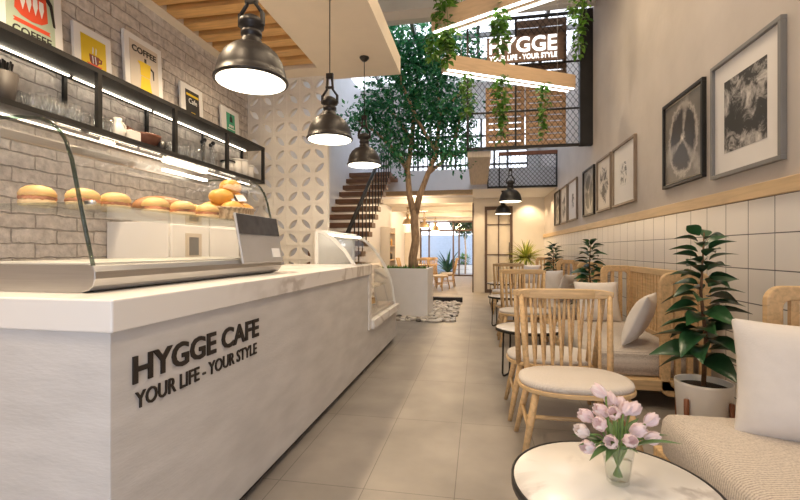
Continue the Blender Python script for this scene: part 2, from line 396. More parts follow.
def letters(name, text, m, w, h, depth, frame, parent=None, bold=.0, loc=None):
    """mesh lettering fitted in w x h; frame = (right, up) axes, lower left corner at loc"""
    cu = bpy.data.curves.new(name, 'FONT'); cu.body = text; cu.size = 1; cu.offset = bold; cu.extrude = .5; cu.resolution_u = 3
    t = bpy.data.objects.new(name, cu); C.objects.link(t)
    bpy.context.view_layer.update()
    dg = bpy.context.evaluated_depsgraph_get()
    me = bpy.data.meshes.new_from_object(t.evaluated_get(dg))
    bpy.data.objects.remove(t)
    xs = [v.co.x for v in me.vertices]; ys = [v.co.y for v in me.vertices]
    x0, x1, y0, y1 = min(xs), max(xs), min(ys), max(ys)
    r, u = Vector(frame[0]), Vector(frame[1]); n = r.cross(u)
    for v in me.vertices:
        v.co = r*((v.co.x-x0)/(x1-x0)*w)+u*((v.co.y-y0)/(y1-y0)*h)+n*((v.co.z+.5)*depth)
    me.materials.clear(); me.materials.append(M[m])
    o = bpy.data.objects.new(name, me); C.objects.link(o)
    if parent: o.parent = parent
    if loc: o.location = loc
    return o
def arc(cx, cy, r, a0, a1, n):
    return [(cx+r*math.cos(a0+(a1-a0)*i/n), cy+r*math.sin(a0+(a1-a0)*i/n)) for i in range(n+1)]
def rrect(x0, x1, y0, y1, r, n=5):
    return arc(x1-r, y1-r, r, 0, PI/2, n)+arc(x0+r, y1-r, r, PI/2, PI, n)+arc(x0+r, y0+r, r, PI, 1.5*PI, n)+arc(x1-r, y0+r, r, 1.5*PI, 2*PI, n)

# ------------------------------------------------------------------ setting
XR, XL, XL2, YB = 1.84, -2.75, -2.98, 12.5
ZC, ZT = 3.28, 5.33
struct('floor', B(-3.6, 2.3, -1.6, 20.4, -.1, 0), 'floor')
struct('ground', B(-7, 7, 20.4, 30, -.12, -.02), mat('garden gravel', (.28, .28, .28), .9))
struct('wall_right', B(XR, XR+.15, -1.6, 13.6, 0, ZT), 'plaster')
struct('wall_right_tile', B(XR-.014, XR, -1.6, YB, 0, 1.572), 'tile')
struct('trim_1', B(XR-.035, XR, -1.6, YB, 1.572, 1.668), 'trim', bevel=.004)
struct('wall_left', B(XL-.12, XL, -1.6, 4.75, 0, ZC+.1), 'brick')
struct('wall_left_rear', B(XL2-.12, XL2, 4.75, 20.3, 0, ZT), 'lav')
struct('wall_left_upper', B(XL2-.12, XL2, -1.6, 4.75, ZC+.2, ZT), 'lav')
struct('wall_left_return', B(XL2-.12, XL-.12, 4.65, 4.75, 0, ZC+.1), 'lav')
# bar soffit with a recess of oak slats
RX0, RX1, RY1 = -2.64, -1.78, 4.53
struct('ceiling_soffit', MB().box(RX1, -.89, -1.6, 4.88, ZC, ZC+.2).box(XL2-.1, RX0, -1.6, 4.88, ZC, ZC+.2).box(RX0, RX1, RY1, 4.88, ZC, ZC+.2).box(RX0, RX1, -1.6, RY1, ZC+.17, ZC+.2), 'soffit')
sl = thing('slatted_ceiling_panel', 'golden oak slatted ceiling panel recessed in cream ceiling above bar', 'ceiling panel', (RX0, -1.5, ZC))
B(.002, RX1-RX0-.002, .1, RY1+1.5-.002, .155, .168).build('backing_board', 'oak', sl)
k = 0
y = RY1-.16
while y > .3:
    B(.003, RX1-RX0-.003, y+1.5-.07, y+1.5+.055, .0, .155).build('slat', 'oak', sl, bevel=.004); y -= .213
# high ceiling over the aisle, end beam, roof behind
struct('ceiling', B(XL2-.12, XR+.15, -1.6, 7.32, ZT, ZT+.15), 'white')
struct('beam_end', B(XL2, XR, 7.16, 7.32, 5.17, ZT), 'cream')
struct('ceiling_upper_rear', B(XL2-.12, XR+.15, 10.57, 13.6, ZT, ZT+.15), 'white')
sk = MB()
for x in (-2.4, -1.2, 0, 1.2): sk.box(x-.03, x+.03, 7.32, 10.57, ZT+.02, ZT+.12)
for y in (8.4, 9.5): sk.box(XL2, XR, y-.03, y+.03, ZT+.03, ZT+.11)
w = struct('window_1', sk, 'greyframe')
B(XL2, XR, 7.32, 10.57, ZT+.125, ZT+.135).build('pane', 'pane_glass', w)
# mezzanine slab
ZS, ZF = 2.72, 3.22
struct('slab_mezzanine', B(XL2, XR, 10.57, 13.6, ZS, ZF), 'lav')
struct('ceiling_rear', B(XL2, XR, 13.6, 20.3, ZS, ZS+.2), 'cream')
bmm = MB()
for y in (12.2, 14.6, 17.0): bmm.box(XL2, -.13, y, y+.16, ZS-.14, ZS)
struct('beam_rear', bmm, 'cream')
struct('beam_oak', B(XL2, -.13, 10.62, 10.8, ZS-.11, ZS), 'trim')
# back wall with glazed door
struct('wall_back', MB().box(-.13, .19, YB, YB+.12, 0, ZS).box(.97, XR, YB, YB+.12, 0, ZS).box(.19, .97, YB, YB+.12, 2.48, ZS), 'cream')
struct('wall_back_side', B(-.13, -.03, YB+.12, 20.3, 0, ZS), 'cream')
struct('trim_2', B(-.16, -.128, YB-.02, YB+.1, 0, ZS), 'brown_frame')
d = MB().box(.19, .26, YB-.03, YB+.06, 0, 2.48).box(.90, .97, YB-.03, YB+.06, 0, 2.48).box(.26, .90, YB-.03, YB+.06, 2.38, 2.48).box(.26, .90, YB-.02, YB+.05, 0, .1)
d.box(.565, .595, YB-.01, YB+.04, .1, 2.38)
for z in (1.10, 1.96): d.box(.26, .90, YB-.01, YB+.04, z-.012, z+.012)
dr = struct('door_1', d, 'brown_frame')
B(.26, .90, YB+.01, YB+.025, .1, 2.38).build('frosted_pane', 'frosted', dr)
B(.865, .885, YB-.08, YB-.055, .95, 1.45).build('handle', 'black', dr, bevel=.004)
# rear garden front
struct('wall_rear', MB().box(XL2, -2.72, 20.2, 20.35, 0, ZS).box(-.2, -.1, 20.2, 20.35, 0, ZS).box(-2.72, -.2, 20.2, 20.35, 2.62, ZS), 'cream')
gd = MB()
for x in (-2.70, -2.30, -1.15, -.88, -.23): gd.box(x-.035, x+.035, 20.2, 20.28, 0, 2.6)
gd.box(-2.72, -.2, 20.2, 20.28, 2.53, 2.6).box(-2.72, -.2, 20.2, 20.28, 2.12, 2.2).box(-2.72, -.2, 20.2, 20.28, 0, .07)
g = struct('door_2', gd, 'brown_frame')
B(-2.7, -.22, 20.235, 20.245, .07, 2.55).build('pane', 'pane_glass', g)
# upper rear window wall
struct('wall_upper_rear', MB().box(XL2, -2.3, 13.5, 13.6, ZF, ZT).box(-2.3, XR, 13.5, 13.6, ZF, ZF+.35).box(1.5, XR, 13.5, 13.6, ZF+.35, ZT), 'white')
uw = MB()
for x in (-2.3, -1.9, -1.5, -1.1, -.7, -.3, .1, .5, .9, 1.5): uw.box(x-.035, x+.035, 13.52, 13.58, ZF+.35, ZT)
for z in (3.9, 4.35, 4.8): uw.box(-2.3, 1.5, 13.52, 13.58, z-.03, z+.03)
w2 = struct('window_2', uw, 'greyframe')
B(-2.3, 1.5, 13.545, 13.555, ZF+.35, ZT).build('pane', 'pane_glass', w2)
struct('wall_front', MB().box(XL2-.12, -1.3, -1.75, -1.6, 0, ZT).box(1.5, XR+.15, -1.75, -1.6, 0, ZT).box(-1.3, 1.5, -1.75, -1.6, 2.7, ZT), 'plaster')
# breeze block lattice
def lattice():
    mb = MB(); cs = .166; x0 = -2.75; y0, y1 = 4.75, 4.80; n = 24
    cols, rows = 6, 20
    for i in range(cols):
        for j in range(rows):
            cx = x0+cs*(i+.5); cz = -.04+cs*(j+.5)
            s = 1 if (i+j) % 2 == 0 else -1
            outer = []; inner = []
            for k in range(n):
                a = 2*PI*k/n+PI/4
                q = max(abs(math.cos(a)), abs(math.sin(a)))
                outer.append((cx+math.cos(a)/q*cs/2, cz+math.sin(a)/q*cs/2))
                # vesica along the diagonal
                t = a-(PI/4 if s > 0 else 3*PI/4)
                ca, sa = abs(math.cos(t)), abs(math.sin(t))
                Lh, Wh = cs*.47, cs*.19
                r = 1/((ca/Lh)**1.6+(sa/Wh)**1.6)**(1/1.6)
                inner.append((cx+math.cos(a)*r, cz+math.sin(a)*r))
            vs = [(p[0], y0, p[1]) for p in outer]+[(p[0], y0, p[1]) for p in inner]+[(p[0], y1, p[1]) for p in outer]+[(p[0], y1, p[1]) for p in inner]
            fs = []
            for k in range(n):
                k2 = (k+1) % n
                fs += [(k, k2, n+k2, n+k), (2*n+k2, 2*n+k, 3*n+k, 3*n+k2), (n+k, n+k2, 3*n+k2, 3*n+k)]
            mb.add(vs, fs)
    # block joints, slightly proud rims
    for i in range(0, cols+1):
        x = x0+cs*i; mb.box(x-.005, x+.005, y0-.006, y1+.006, 0, ZC)
    for j in range(0, rows+1):
        z = -.04+cs*j
        if 0 < z < ZC: mb.box(x0, x0+cs*cols, y0-.006, y1+.006, z-.005, z+.005)
    mb.box(x0+cs*cols, x0+cs*cols+.02, y0-.008, y1+.008, 0, ZC)
    return mb
struct('wall_lattice', lattice(), 'cream', fix=False)

# ------------------------------------------------------------------ counter
ct = thing('service_counter', 'long pale cafe counter with marble top and dark HYGGE CAFE lettering', 'counter', (-1.1, 1.1, 0))
MB().box(-.83, 0, .012, 3.1, .06, .978).box(-.62, 0, 3.1, 4.6, .06, .41).build('body', 'counter', ct, bevel=.003)
MB().box(-.80, -.05, .05, 3.1, 0, .06).box(-.60, -.05, 3.1, 4.55, 0, .06).build('plinth', 'black', ct)
MB().box(-.85, .018, 0, 3.2, .978, 1.08).build('countertop', 'marble', ct, bevel=.006)
MB().box(-.85, .012, 3.1, 3.2, .41, .978).build('end_panel', 'marble', ct, bevel=.003)
B(-.625, .04, 3.2, 4.66, .41, .50).build('low_ledge', 'marble', ct, bevel=.005)
letters('lettering', 'HYGGE CAFE', 'letter', .80, .092, .006, ((0, 1, 0), (0, 0, 1)), ct, .022, (0.0005, .095, .793))
letters('slogan_lettering', 'YOUR LIFE - YOUR STYLE', 'letter', .77, .056, .005, ((0, 1, 0), (0, 0, 1)), ct, .010, (0.0005, .105, .709))

# ------------------------------------------------------------------ pastry case on the counter
PC0, PC1 = 1.25, 2.66
pc = thing('pastry_display_case', 'curved glass pastry case with steel base standing on counter', 'display case', (-1.3, PC0, 1.08))
LN = PC1-PC0
def ox(p): return (p[0]+1.3, p[1]-1.08)
prof = [ox(p) for p in [(-1.309, 1.175), (-1.345, 1.32), (-1.379, 1.47), (-1.396, 1.545), (-1.42, 1.613), (-1.448, 1.652), (-1.482, 1.680), (-1.53, 1.699), (-1.589, 1.706), (-1.70, 1.71), (-1.88, 1.71)]]
base = [(-.62, 0), (-.06, 0), (-.025, .008), (-.005, .025), (.004, .05), (.003, .075), (-.008, .097), (-.03, .100), (-.62, .100)]
MB().prism(base, 'Y', 0, LN).build('steel_base', 'steel', pc, bevel=.003)
def sheet(prof, y0, y1):
    P_ = [Vector((p[0], p[1])) for p in prof]; fine = []
    for i in range(len(P_)-1):
        a, b, c, d = P_[max(i-1, 0)], P_[i], P_[i+1], P_[min(i+2, len(P_)-1)]
        for q in range(4):
            t = q/4
            fine.append(.5*((2*b)+(c-a)*t+(2*a-5*b+4*c-d)*t*t+(3*b-a-3*c+d)*t**3))
    fine.append(P_[-1])
    mb = MB(); n = len(fine)
    return mb.add([(p.x, y, p.y) for y in (y0, y1) for p in fine], [(i, i+1, n+i+1, n+i) for i in range(n-1)], False)
sheet(prof, .01, LN-.01).build('front_glass', 'glass', pc, solid=.006)
side = [(-.58, .10)]+prof+[]
for y in (.004, LN-.004):
    n = len(side)
    MB().add([(p[0], y, p[1]) for p in side], [tuple(range(n))]).build('side_glass', 'glass', pc, solid=.006, fix=False)
    MB().tube([(p[0], y, p[1]) for p in prof], .007, 6).build('edge_strip', 'edge', pc)
B(-.585, -.575, 0, LN, .1, .63).build('back_frame', 'glass', pc)
B(-.57, -.055, .015, LN-.015, .312, .320).build('middle_shelf', 'glass_tint', pc)
B(-.57, -.03, .015, LN-.015, .1005, .105).build('deck', 'ceramic', pc)
MB().tube([(-.02, .02, .316), (-.02-.035, .02, .316)], .008, 8).build('shelf_clip', 'steel', pc)
B(-.56, -.53, .0, LN, .592, .632).build('top_rail', 'steel', pc, bevel=.004)
bk = MB().prism(rrect(-.56, -.40, .52, .615, .03), 'Y', -.004, .0035).build('hinge_bracket', 'paintsteel', pc)
MB().lathe([(.009, 0), (.009, .006), (0, .007)], 10).build('bolt', 'steel', bk).matrix_local = Matrix.Translation((-.43, -.004, .56)) @ Matrix.Rotation(PI/2, 4, 'X')
B(-.46, -.435, .87, 1.25, .598, .61).build('glow_strip', 'led', pc)  # glowing strip added in place of a ceiling light reflected in the glass
# price display panel leaning on the far end of the case
cp = MB(); T0, T1 = LN-.50, LN-.01
cp.prism([(.010, .070), (.024, .075), (-.030, .36), (-.044, .358)], 'Y', T0, T1)
cpo = cp.build('control_panel', 'paintsteel', pc, bevel=.004)
def onpanel(y0, y1, t0, t1, out=.0):
    a = Vector((.024, .075)); b = Vector((-.030, .36)); dd = (b-a); nn = Vector((dd.y, -dd.x)).normalized()
    p, q = a+dd*t0, a+dd*t1
    return MB().prism([tuple(p+nn*.0005), tuple(p+nn*(.004+out)), tuple(q+nn*(.004+out)), tuple(q+nn*.0005)], 'Y', y0, y1)
onpanel(T0+.006, T1-.006, .58, .985).build('screen', 'screen', cpo)
onpanel(T1-.14, T1-.04, .1, .30).build('label', 'label', cpo)

def burger_proto():
    t = thing('burger', '', 'burger')
    MB().lathe([(.0, .0), (.052, .0), (.060, .008), (.061, .02), (.057, .028), (0, .028)], 20).build('bottom_bun', 'bunlow', t)
    mb = MB(); seg = 28; vs = []
    for r_, z in ((0, .027), (.058, .027), (.060, .033), (.058, .040), (0, .040)):
        for k_ in range(seg):
            w_ = 1+.06*math.sin(k_*2.7)*(r_ > .01); a = 2*PI*k_/seg
            vs.append((max(r_, 1e-4)*w_*math.cos(a), max(r_, 1e-4)*w_*math.sin(a), z+.003*math.sin(k_*3.1)*(r_ > .01)))
    mb.add(vs, [(i*seg+k_, i*seg+(k_+1) % seg, (i+1)*seg+(k_+1) % seg, (i+1)*seg+k_) for i in range(4) for k_ in range(seg)], True).build('filling', 'filling', t)
    MB().lathe([(0, .038), (.055, .038), (.062, .046), (.061, .055), (.054, .068), (.038, .080), (.018, .085), (0, .086)], 22).build('top_bun', 'bun', t)
    return t
ZSH = 1.08+.3205
spots = [(-1.72, 1.40, 'first burger, beside the near glass end of the pastry case'), (-1.615, 1.50, 'second burger, seen behind the curved front edge of the glass'),
         (-1.595, 1.64, 'third burger along the case shelf, clear of its neighbours'), (-1.555, 1.835, 'fourth burger along the case shelf, below the brown loaf'),
         (-1.52, 1.985, 'fifth burger along the case shelf, before the golden rolls'), (-1.49, 2.145, 'sixth burger, touching the wicker bread basket')]
bp = burger_proto()
for i, (x, y, lb) in enumerate(spots):
    o = bp if i == 0 else dup(bp, (0, 0, 0))
    o.location = (x, y, ZSH); o.rotation_euler.z = i*1.3; o['label'] = lb; o['group'] = 'burgers on the case shelf'
def roll(name, c, r, m, label, group, rz=0, cuts=3):
    mb = MB(); seg, rg = 18, 12; vs = []
    for i in range(rg+1):
        a = PI*i/rg
        for k_ in range(seg):
            b = 2*PI*k_/seg
            x, y, z = -math.cos(a), math.sin(a)*math.cos(b), math.sin(a)*math.sin(b)
            g = 1+.10*abs(math.cos(cuts*PI*x/1.05))*(z > 0)
            vs.append((x*r[0], y*r[1]*g, z*r[2]*g+r[2]*.93))
    mb.add(vs, [(i*seg+k_, i*seg+(k_+1) % seg, (i+1)*seg+(k_+1) % seg, (i+1)*seg+k_) for i in range(rg) for k_ in range(seg)], True)
    o = mb.build(name, m, loc=c); o.rotation_euler.z = rz
    return tag(o, label, 'bread', group)
roll('bread_loaf', (-1.74, 2.10, ZSH), (.16, .075, .065), 'loaf', 'dark brown crusty loaf lying behind the burgers in the pastry case', None, 1.2, 4)
roll('bread_roll', (-1.72, 2.33, ZSH), (.085, .065, .055), 'roll', 'golden roll lying on the shelf behind the basket, beside the brown loaf', 'golden bread rolls', .7)
BKX, BKY = -1.525, 2.40
bs = thing('bread_basket', 'round wicker basket heaped with golden rolls inside the pastry case', 'basket', (BKX, BKY, ZSH))
MB().lathe([(0, 0), (.145, 0), (.150, .03), (.155, .075), (.160, .08), (.152, .082), (.142, .03), (0, .012)], 30).build('basket_body', 'basket', bs)
mb = MB(); mb.tube([(.157*math.cos(2*PI*k_/48), .157*math.sin(2*PI*k_/48), .080+.004*math.sin(k_*PI)) for k_ in range(48)], .006, 6, closed=True)
mb.build('rim', 'basket', bs)
for (dx, dy, dz, rz, lb) in [(-.06, -.065, .03, .4, 'golden roll at the near side of the basket heap, low'), (.065, -.055, .03, 1.3, 'golden roll low in the basket, near the burgers'),
                             (-.065, .06, .03, 2.2, 'golden roll at the rear of the basket heap, low'), (.065, .06, .03, -.5, 'golden roll low in the basket behind the control panel'),
                             (-.005, -.06, .105, .9, 'golden roll in the upper layer of the basket, burger side'), (.0, .06, .105, -.3, 'golden roll in the upper layer of the basket, under the top one'),
                             (0, .025, .175, 1.7, 'golden roll crowning the basket heap')]:
    roll('bread_roll', (BKX+dx, BKY+dy, ZSH+dz), (.074, .062, .048), 'roll', lb, 'golden bread rolls', rz)
pcard = thing('price_card', 'white price card with black stripes leaning on the basket rolls', 'card', (-1.43, 2.38, ZSH+.12), R(-25))
co = MB().add([(-.003, -.05, 0), (-.003, .05, .012), (-.045, .05, .055), (-.045, -.05, .043)], [(0, 1, 2, 3)]).build('card', 'label', pcard, solid=.003)
MB().add([(0.0, -.03, .004), (0.0, -.012, .006), (-.042, -.012, .049), (-.042, -.03, .047)], [(0, 1, 2, 3)]).build('stripe', 'blackink', co, solid=.001)

# ------------------------------------------------------------------ low cake case beyond the counter end
cc = thing('cake_display_case', 'low curved glass cake case with white frame beyond the counter end', 'display case', (-1.1, 4.32, .50))
pr2 = [(-.02, .0), (-.035, .11), (-.065, .30), (-.10, .40), (-.17, .54), (-.29, .72), (-.41, .84), (-.53, .915), (-.60, .92)]
pr2 = [(x+0.0, z) for x, z in pr2]
CL = 1.38
for y in (.02, CL-.02):
    MB().tube([(p[0], y, p[1]) for p in pr2]+[(-.60, y, 0)], .022, 4, upv=(0, 1, 0)).build('side_frame', 'white', cc)
    MB().add([(p[0], y, p[1]) for p in pr2]+[(-.60, y, 0)], [tuple(range(len(pr2)+1))]).build('side_glass', 'glass', cc, solid=.006, fix=False)
sheet(pr2, .04, CL-.04).build('front_glass', 'glass', cc, solid=.006)
B(-.61, -.55, .02, CL-.02, .91, .945).build('top_panel', 'white', cc)
B(-.622, -.605, .0, CL, 0, .93).build('back_panel', 'white', cc)
for z, xf in ((.28, -.12), (.56, -.26)): B(-.60, xf, .05, CL-.05, z, z+.008).build('shelf', 'glass_tint', cc)
B(-.60, -.02, .03, CL-.03, .001, .03).build('base_tray', 'steel', cc)
B(-.5, -.48, .06, CL-.06, .895, .905).build('glow_strip', 'led', cc)
cp_ = 0
for (dx, dy, z, kind, lb) in [(-.30, .40, .031, 'cakedark', 'chocolate cake on the bottom tray of the low cake case, near end'), (-.30, .72, .031, 'cakewhite', 'white iced cake on the bottom tray of the low cake case, middle'),
                              (-.30, 1.04, .031, 'cake', 'sponge cake on the bottom tray of the low cake case, far end'), (-.36, .45, .289, 'cake', 'sponge cake on the middle shelf of the low cake case, near end'),
                              (-.36, .80, .289, 'cakedark', 'chocolate cake on the middle shelf of the low cake case, middle'), (-.36, 1.1, .289, 'cakewhite', 'white iced cake on the middle shelf of the low cake case, far end')]:
    t = thing('cake', lb, 'cake', (-1.1+dx, 4.32+dy, .50+z), group='cakes in the low case')
    MB().lathe([(0, 0), (.11, 0), (.115, .006), (.04, .008), (0, .008)], 24).build('plate', 'ceramic', t)
    MB().lathe([(0, .008), (.085, .008), (.088, .02), (.088, .075), (.08, .085), (0, .085)], 24).build('sponge', kind, t)
    for q in range(6): MB().ell((.06*math.cos(q*PI/3), .06*math.sin(q*PI/3), .092), (.014, .014, .012), 8, 5).build('topping', 'cakewhite' if kind != 'cakewhite' else 'red', t)

# ------------------------------------------------------------------ made-up cabinet, stands in for a reflection in the case glass
cb = thing('reflection_cabinet', 'made-up white cabinet in place of a wall reflection in the pastry case glass', 'cabinet', (-2.74, 2.74, 0))
B(0, .52, 0, .92, .08, 1.44).build('body', 'white', cb, bevel=.004)
B(.02, .48, .03, .89, 0, .08).build('plinth', 'black', cb)
for i_, (a, b) in enumerate(((.02, .45), (.47, .90))):
    dd = B(.521, .538, a, b, .12, 1.42).build('door', 'white', cb, bevel=.003)
    MB().tube([(.56, b-.05, .9), (.56, b-.05, 1.1)], .006, 8).build('handle', 'steel', dd)
    if i_ == 0:
        B(.5385, .543, a+.14, b-.1, 1.16, 1.36).build('window_frame', 'beige', dd)
        B(.5435, .546, a+.18, b-.14, 1.19, 1.33).build('window_pane', 'greyframe', dd)

# ------------------------------------------------------------------ wall shelf over the bar
SX0, SX1, SZ0, SZ1 = -2.74, -2.45, 2.00, 2.425
sh = thing('bar_shelf', 'long black metal wall shelf with lit underside on white brick', 'shelf', (SX0, 1.0, SZ0))
ys = [4.58, 3.86, 3.12, 2.40, 1.68, .98]
ex = lambda yy: yy-1.0
B(0, .29, ex(.96), ex(4.6), 0, .032).build('bottom_board', 'black', sh)
B(0, .29, ex(.96), ex(4.6), .393, .425).build('top_board', 'black', sh)
for yy in ys:
    B(.262, .29, ex(yy)-.016, ex(yy)+.016, .032, .393).build('upright', 'black', sh)
    B(0, .02, ex(yy)-.012, ex(yy)+.012, .032, .393).build('upright', 'black', sh)
for a, b in zip(ys[1:], ys[:-1]):
    B(.058, .070, ex(a)+.0165, ex(b)-.0165, .385, .392).build('light_strip', 'led', sh)
    B(.10, .111, ex(a)+.004, ex(b)-.004, -.008, -.001).build('light_strip', 'led', sh)
ZB = SZ0+.0325
def put(proto, x, y, z, label, group=None, rz=0):
    if not proto.get('used'):
        proto['used'] = 1; o = proto
    else: o = dup(proto, (0, 0, 0))
    o.location = (x, y, z); o.rotation_euler.z = rz; o['label'] = label
    if group: o['group'] = group
    return o
gl = MB().lathe([(.026, 0), (.030, .004), (.036, .115), (.034, .115), (.028, .008), (0, .008)], 14).build('drinking_glass', 'cup_glass'); tag(gl, '', 'glass')
gl2 = MB().lathe([(.03, 0), (.04, .03), (.042, .06), (.034, .09), (.032, .09), (.039, .06), (.036, .03), (0, .008)], 14).build('stemless_glass', 'cup_glass'); tag(gl2, '', 'glass')
for r_ in range(2):
    for q in range(7):
        put(gl if (q+r_) % 3 else gl2, -2.52-.11*r_, 2.01+.052*q+(0.0 if r_ else .02), ZB, 'clear drinking glass packed in two rows beside the brown straw pot', 'glasses in the first shelf bay')
for q in range(2): put(gl, -2.53, 2.47+.07*q, ZB, ['small clear glass just past the second shelf upright', 'small clear glass beside the white pitcher'][q], 'glasses in the second bay')
for r_ in range(2):
    for q in range(5):
        put(gl2 if q % 2 else gl, -2.52-.1*r_, 3.19+.072*q, ZB, 'clear glass in double row right of the third shelf upright', 'glasses in the third shelf bay')
bt = MB().lathe([(.036, 0), (.038, .01), (.038, .13), (.03, .155), (.014, .18), (.014, .215), (.016, .22), (.012, .22), (.0, .01)], 14).build('carafe_body', 'cup_glass')
btt = thing('glass_bottle', '', 'bottle'); bt.parent = btt
MB().lathe([(.0, .218), (.015, .218), (.02, .235), (.012, .25), (0, .25)], 10).build('stopper', 'blackink', btt)
for q in range(4): put(btt, -2.53-.07*(q % 2), 3.60+.065*q, ZB, ['clear glass bottle nearest the short glasses', 'second clear glass bottle, black stopper, set back', 'third clear glass bottle with black stopper', 'clear glass bottle beside the last shelf upright'][q], 'stoppered bottles on shelf')
sp = thing('straw_pot', 'brown clay pot full of black straws at shelf near end', 'pot', (-2.57, 1.90, ZB))
MB().lathe([(.05, 0), (.053, .004), (.072, .17), (.068, .17), (.05, .02), (0, .02)], 22).build('pot_body', 'claypot', sp)
for q in range(14):
    a = q*2.4; r_ = .015+.028*((q*37) % 10)/10
    MB().tube([(r_*.5*math.cos(a), r_*.5*math.sin(a), .03), (r_*1.35*math.cos(a), r_*1.35*math.sin(a), .235)], .0055, 6).build('straw', 'blackink', sp)
pi_ = thing('pitcher', 'white ceramic pitcher on shelf beside the wooden bowl', 'pitcher', (-2.54, 2.63, ZB))
MB().lathe([(.04, 0), (.045, .01), (.046, .06), (.036, .09), (.024, .115), (.028, .14), (.024, .14), (.02, .115), (0, .05)], 18).build('pitcher_body', 'ceramic', pi_)
MB().tube([(.0, .04, .12), (0, .07, .10), (0, .07, .06), (0, .045, .04)], .006, 6).build('handle', 'ceramic', pi_)
lb_ = MB().prism(rrect(-.05, .05, 0, .085, .01), 'X', -.04, .04).build('napkin_box', 'ceramic', loc=(-2.55, 2.76, ZB)); tag(lb_, 'low white box on shelf between pitcher and wooden bowl', 'box')
bw = thing('wooden_bowl', 'dark wooden flared bowl with handle on the black shelf', 'bowl', (-2.57, 2.93, ZB))
MB().lathe([(0, 0), (.05, 0), (.055, .01), (.10, .085), (.102, .1), (.094, .1), (.05, .02), (0, .018)], 26, sy=1.1).build('bowl_body', 'darkbowl', bw)
MB().tube([(.0, -.09, .09), (0, -.14, .105), (0, -.19, .11)], [.012, .01, .013], 8).build('handle', 'darkbowl', bw)
mg = thing('mug', 'small dark mug beside the wooden bowl on shelf', 'mug', (-2.53, 3.045, ZB))
MB().lathe([(.028, 0), (.034, .005), (.037, .075), (.033, .075), (.03, .01), (0, .01)], 16).build('mug_body', 'dark_ceramic', mg)
MB().tube([(.034, 0, .06), (.055, 0, .055), (.055, 0, .03), (.034, 0, .02)], .005, 6).build('handle', 'dark_ceramic', mg)
pp = thing('lidded_pot', 'white pot with black lid in the last shelf bay', 'pot', (-2.53, 3.98, ZB))
MB().lathe([(.05, 0), (.06, .01), (.06, .10), (0, .10)], 20).build('pot_body', 'ceramic', pp)
MB().lathe([(0, .1005), (.072, .1005), (.072, .112), (.02, .125), (.012, .14), (0, .142)], 20).build('lid', 'blackink', pp)
for q in range(3):
    cn = thing('canister', ['white canister beside the black lidded pot', 'middle white canister in the last shelf bay', 'white canister at the far end of the shelf'][q], 'canister', (-2.54, 4.16+.125*q, ZB), group='white canisters')
    h_ = (.15, .17, .13)[q]
    MB().lathe([(.05, 0), (.053, .004), (.053, h_), (0, h_)], 20).build('canister_body', 'ceramic', cn)
    MB().lathe([(0, h_+.0005), (.055, h_+.0005), (.055, h_+.018), (0, h_+.02)], 20).build('lid', 'ceramic', cn)

# posters leaning on the shelf: u = Y (left to right), v = Z, facing +X
def poster(name, label, y0, w, h, z0=SZ1+.0005, bg='beige', mg=.045, mgb=.05):
    t = thing(name, label, 'poster', (-2.70, y0, z0), group='posters standing on the bar shelf')
    t.rotation_euler = (0, R(-3), 0)
    MB().box(-.012, .012, 0, w, 0, h).build('frame', 'white', t, bevel=.002)
    p = B(.0122, .0145, mg, w-mg, mgb, h-mgb).build('print', bg, t)
    return t, p
def shape(name, pts, m, parent, x=.0148, th=.0015): return MB().prism(pts, 'X', x, x+th).build(name, m, parent)
F = ((0, 1, 0), (0, 0, 1))
t, p = poster('coffee_poster', 'mint poster of a red coffee pot with COFFEE lettering', 1.96, .40, .56, bg='mint', mg=.055, mgb=.02)
shape('pot_motif', [(.10, .245), (.14, .215), (.20, .205), (.26, .215), (.30, .245), (.29, .47), (.12, .47)], 'red', p)
for q in range(4): shape('petal_motif', [(.132+.038*q, .31), (.147+.038*q, .255), (.162+.038*q, .31), (.160+.038*q, .36), (.134+.038*q, .36)], 'whiteink', p, .0164)
shape('handle_motif', [(.28, .40), (.315, .36), (.335, .24), (.35, .24), (.335, .38), (.285, .45)], 'blackink', p)
shape('ribbon_motif', [(.09, .165), (.315, .165), (.305, .178), (.315, .19), (.09, .19), (.10, .178)], 'red', p)
letters('lettering', 'COFFEE', 'blackink', .235, .052, .0015, F, p, .02, (.0148, .085, .095))
t, p = poster('cup_poster', 'yellow poster of a steaming coffee cup in white frame', 2.44, .30, .37, bg='yellow', mg=.05, mgb=.055)
shape('cup_motif', [(.11, .19), (.19, .19), (.185, .14), (.165, .12), (.135, .12), (.115, .14)], 'maroon', p)
shape('saucer_motif', [(.09, .125), (.21, .125), (.195, .108), (.105, .108)], 'red', p, .0164)
shape('handle_motif', [(.19, .185), (.215, .18), (.21, .15), (.185, .145), (.187, .155), (.20, .158), (.203, .172), (.19, .175)], 'maroon', p)
for q in range(2): shape('steam_motif', [(.135+.025*q, .20), (.142+.025*q, .20), (.147+.025*q, .24), (.14+.025*q, .25)], 'whiteink', p)
for q in range(2): shape('cup_motif', [(.13+.022*q, .183), (.138+.022*q, .183), (.142+.022*q, .13), (.136+.022*q, .13)], 'whiteink', p, .0164)
t, p = poster('coffee_poster', 'beige poster of a yellow moka pot with COFFEE lettering', 2.865, .40, .535, bg='beige', mg=.05, mgb=.05)
letters('lettering', 'COFFEE', 'blackink', .26, .052, .0015, F, p, .03, (.0148, .072, .40))
shape('pot_motif', [(.155, .23), (.255, .23), (.265, .345), (.16, .345), (.125, .335), (.15, .31)], 'yellow', p)
shape('pot_motif', [(.16, .225), (.25, .225), (.27, .11), (.145, .11)], 'yellow', p)
shape('knob_motif', [(.20, .348), (.22, .348), (.22, .38), (.20, .38)], 'blackink', p)
shape('handle_motif', [(.262, .33), (.30, .31), (.30, .24), (.29, .23), (.285, .30), (.262, .31)], 'blackink', p)
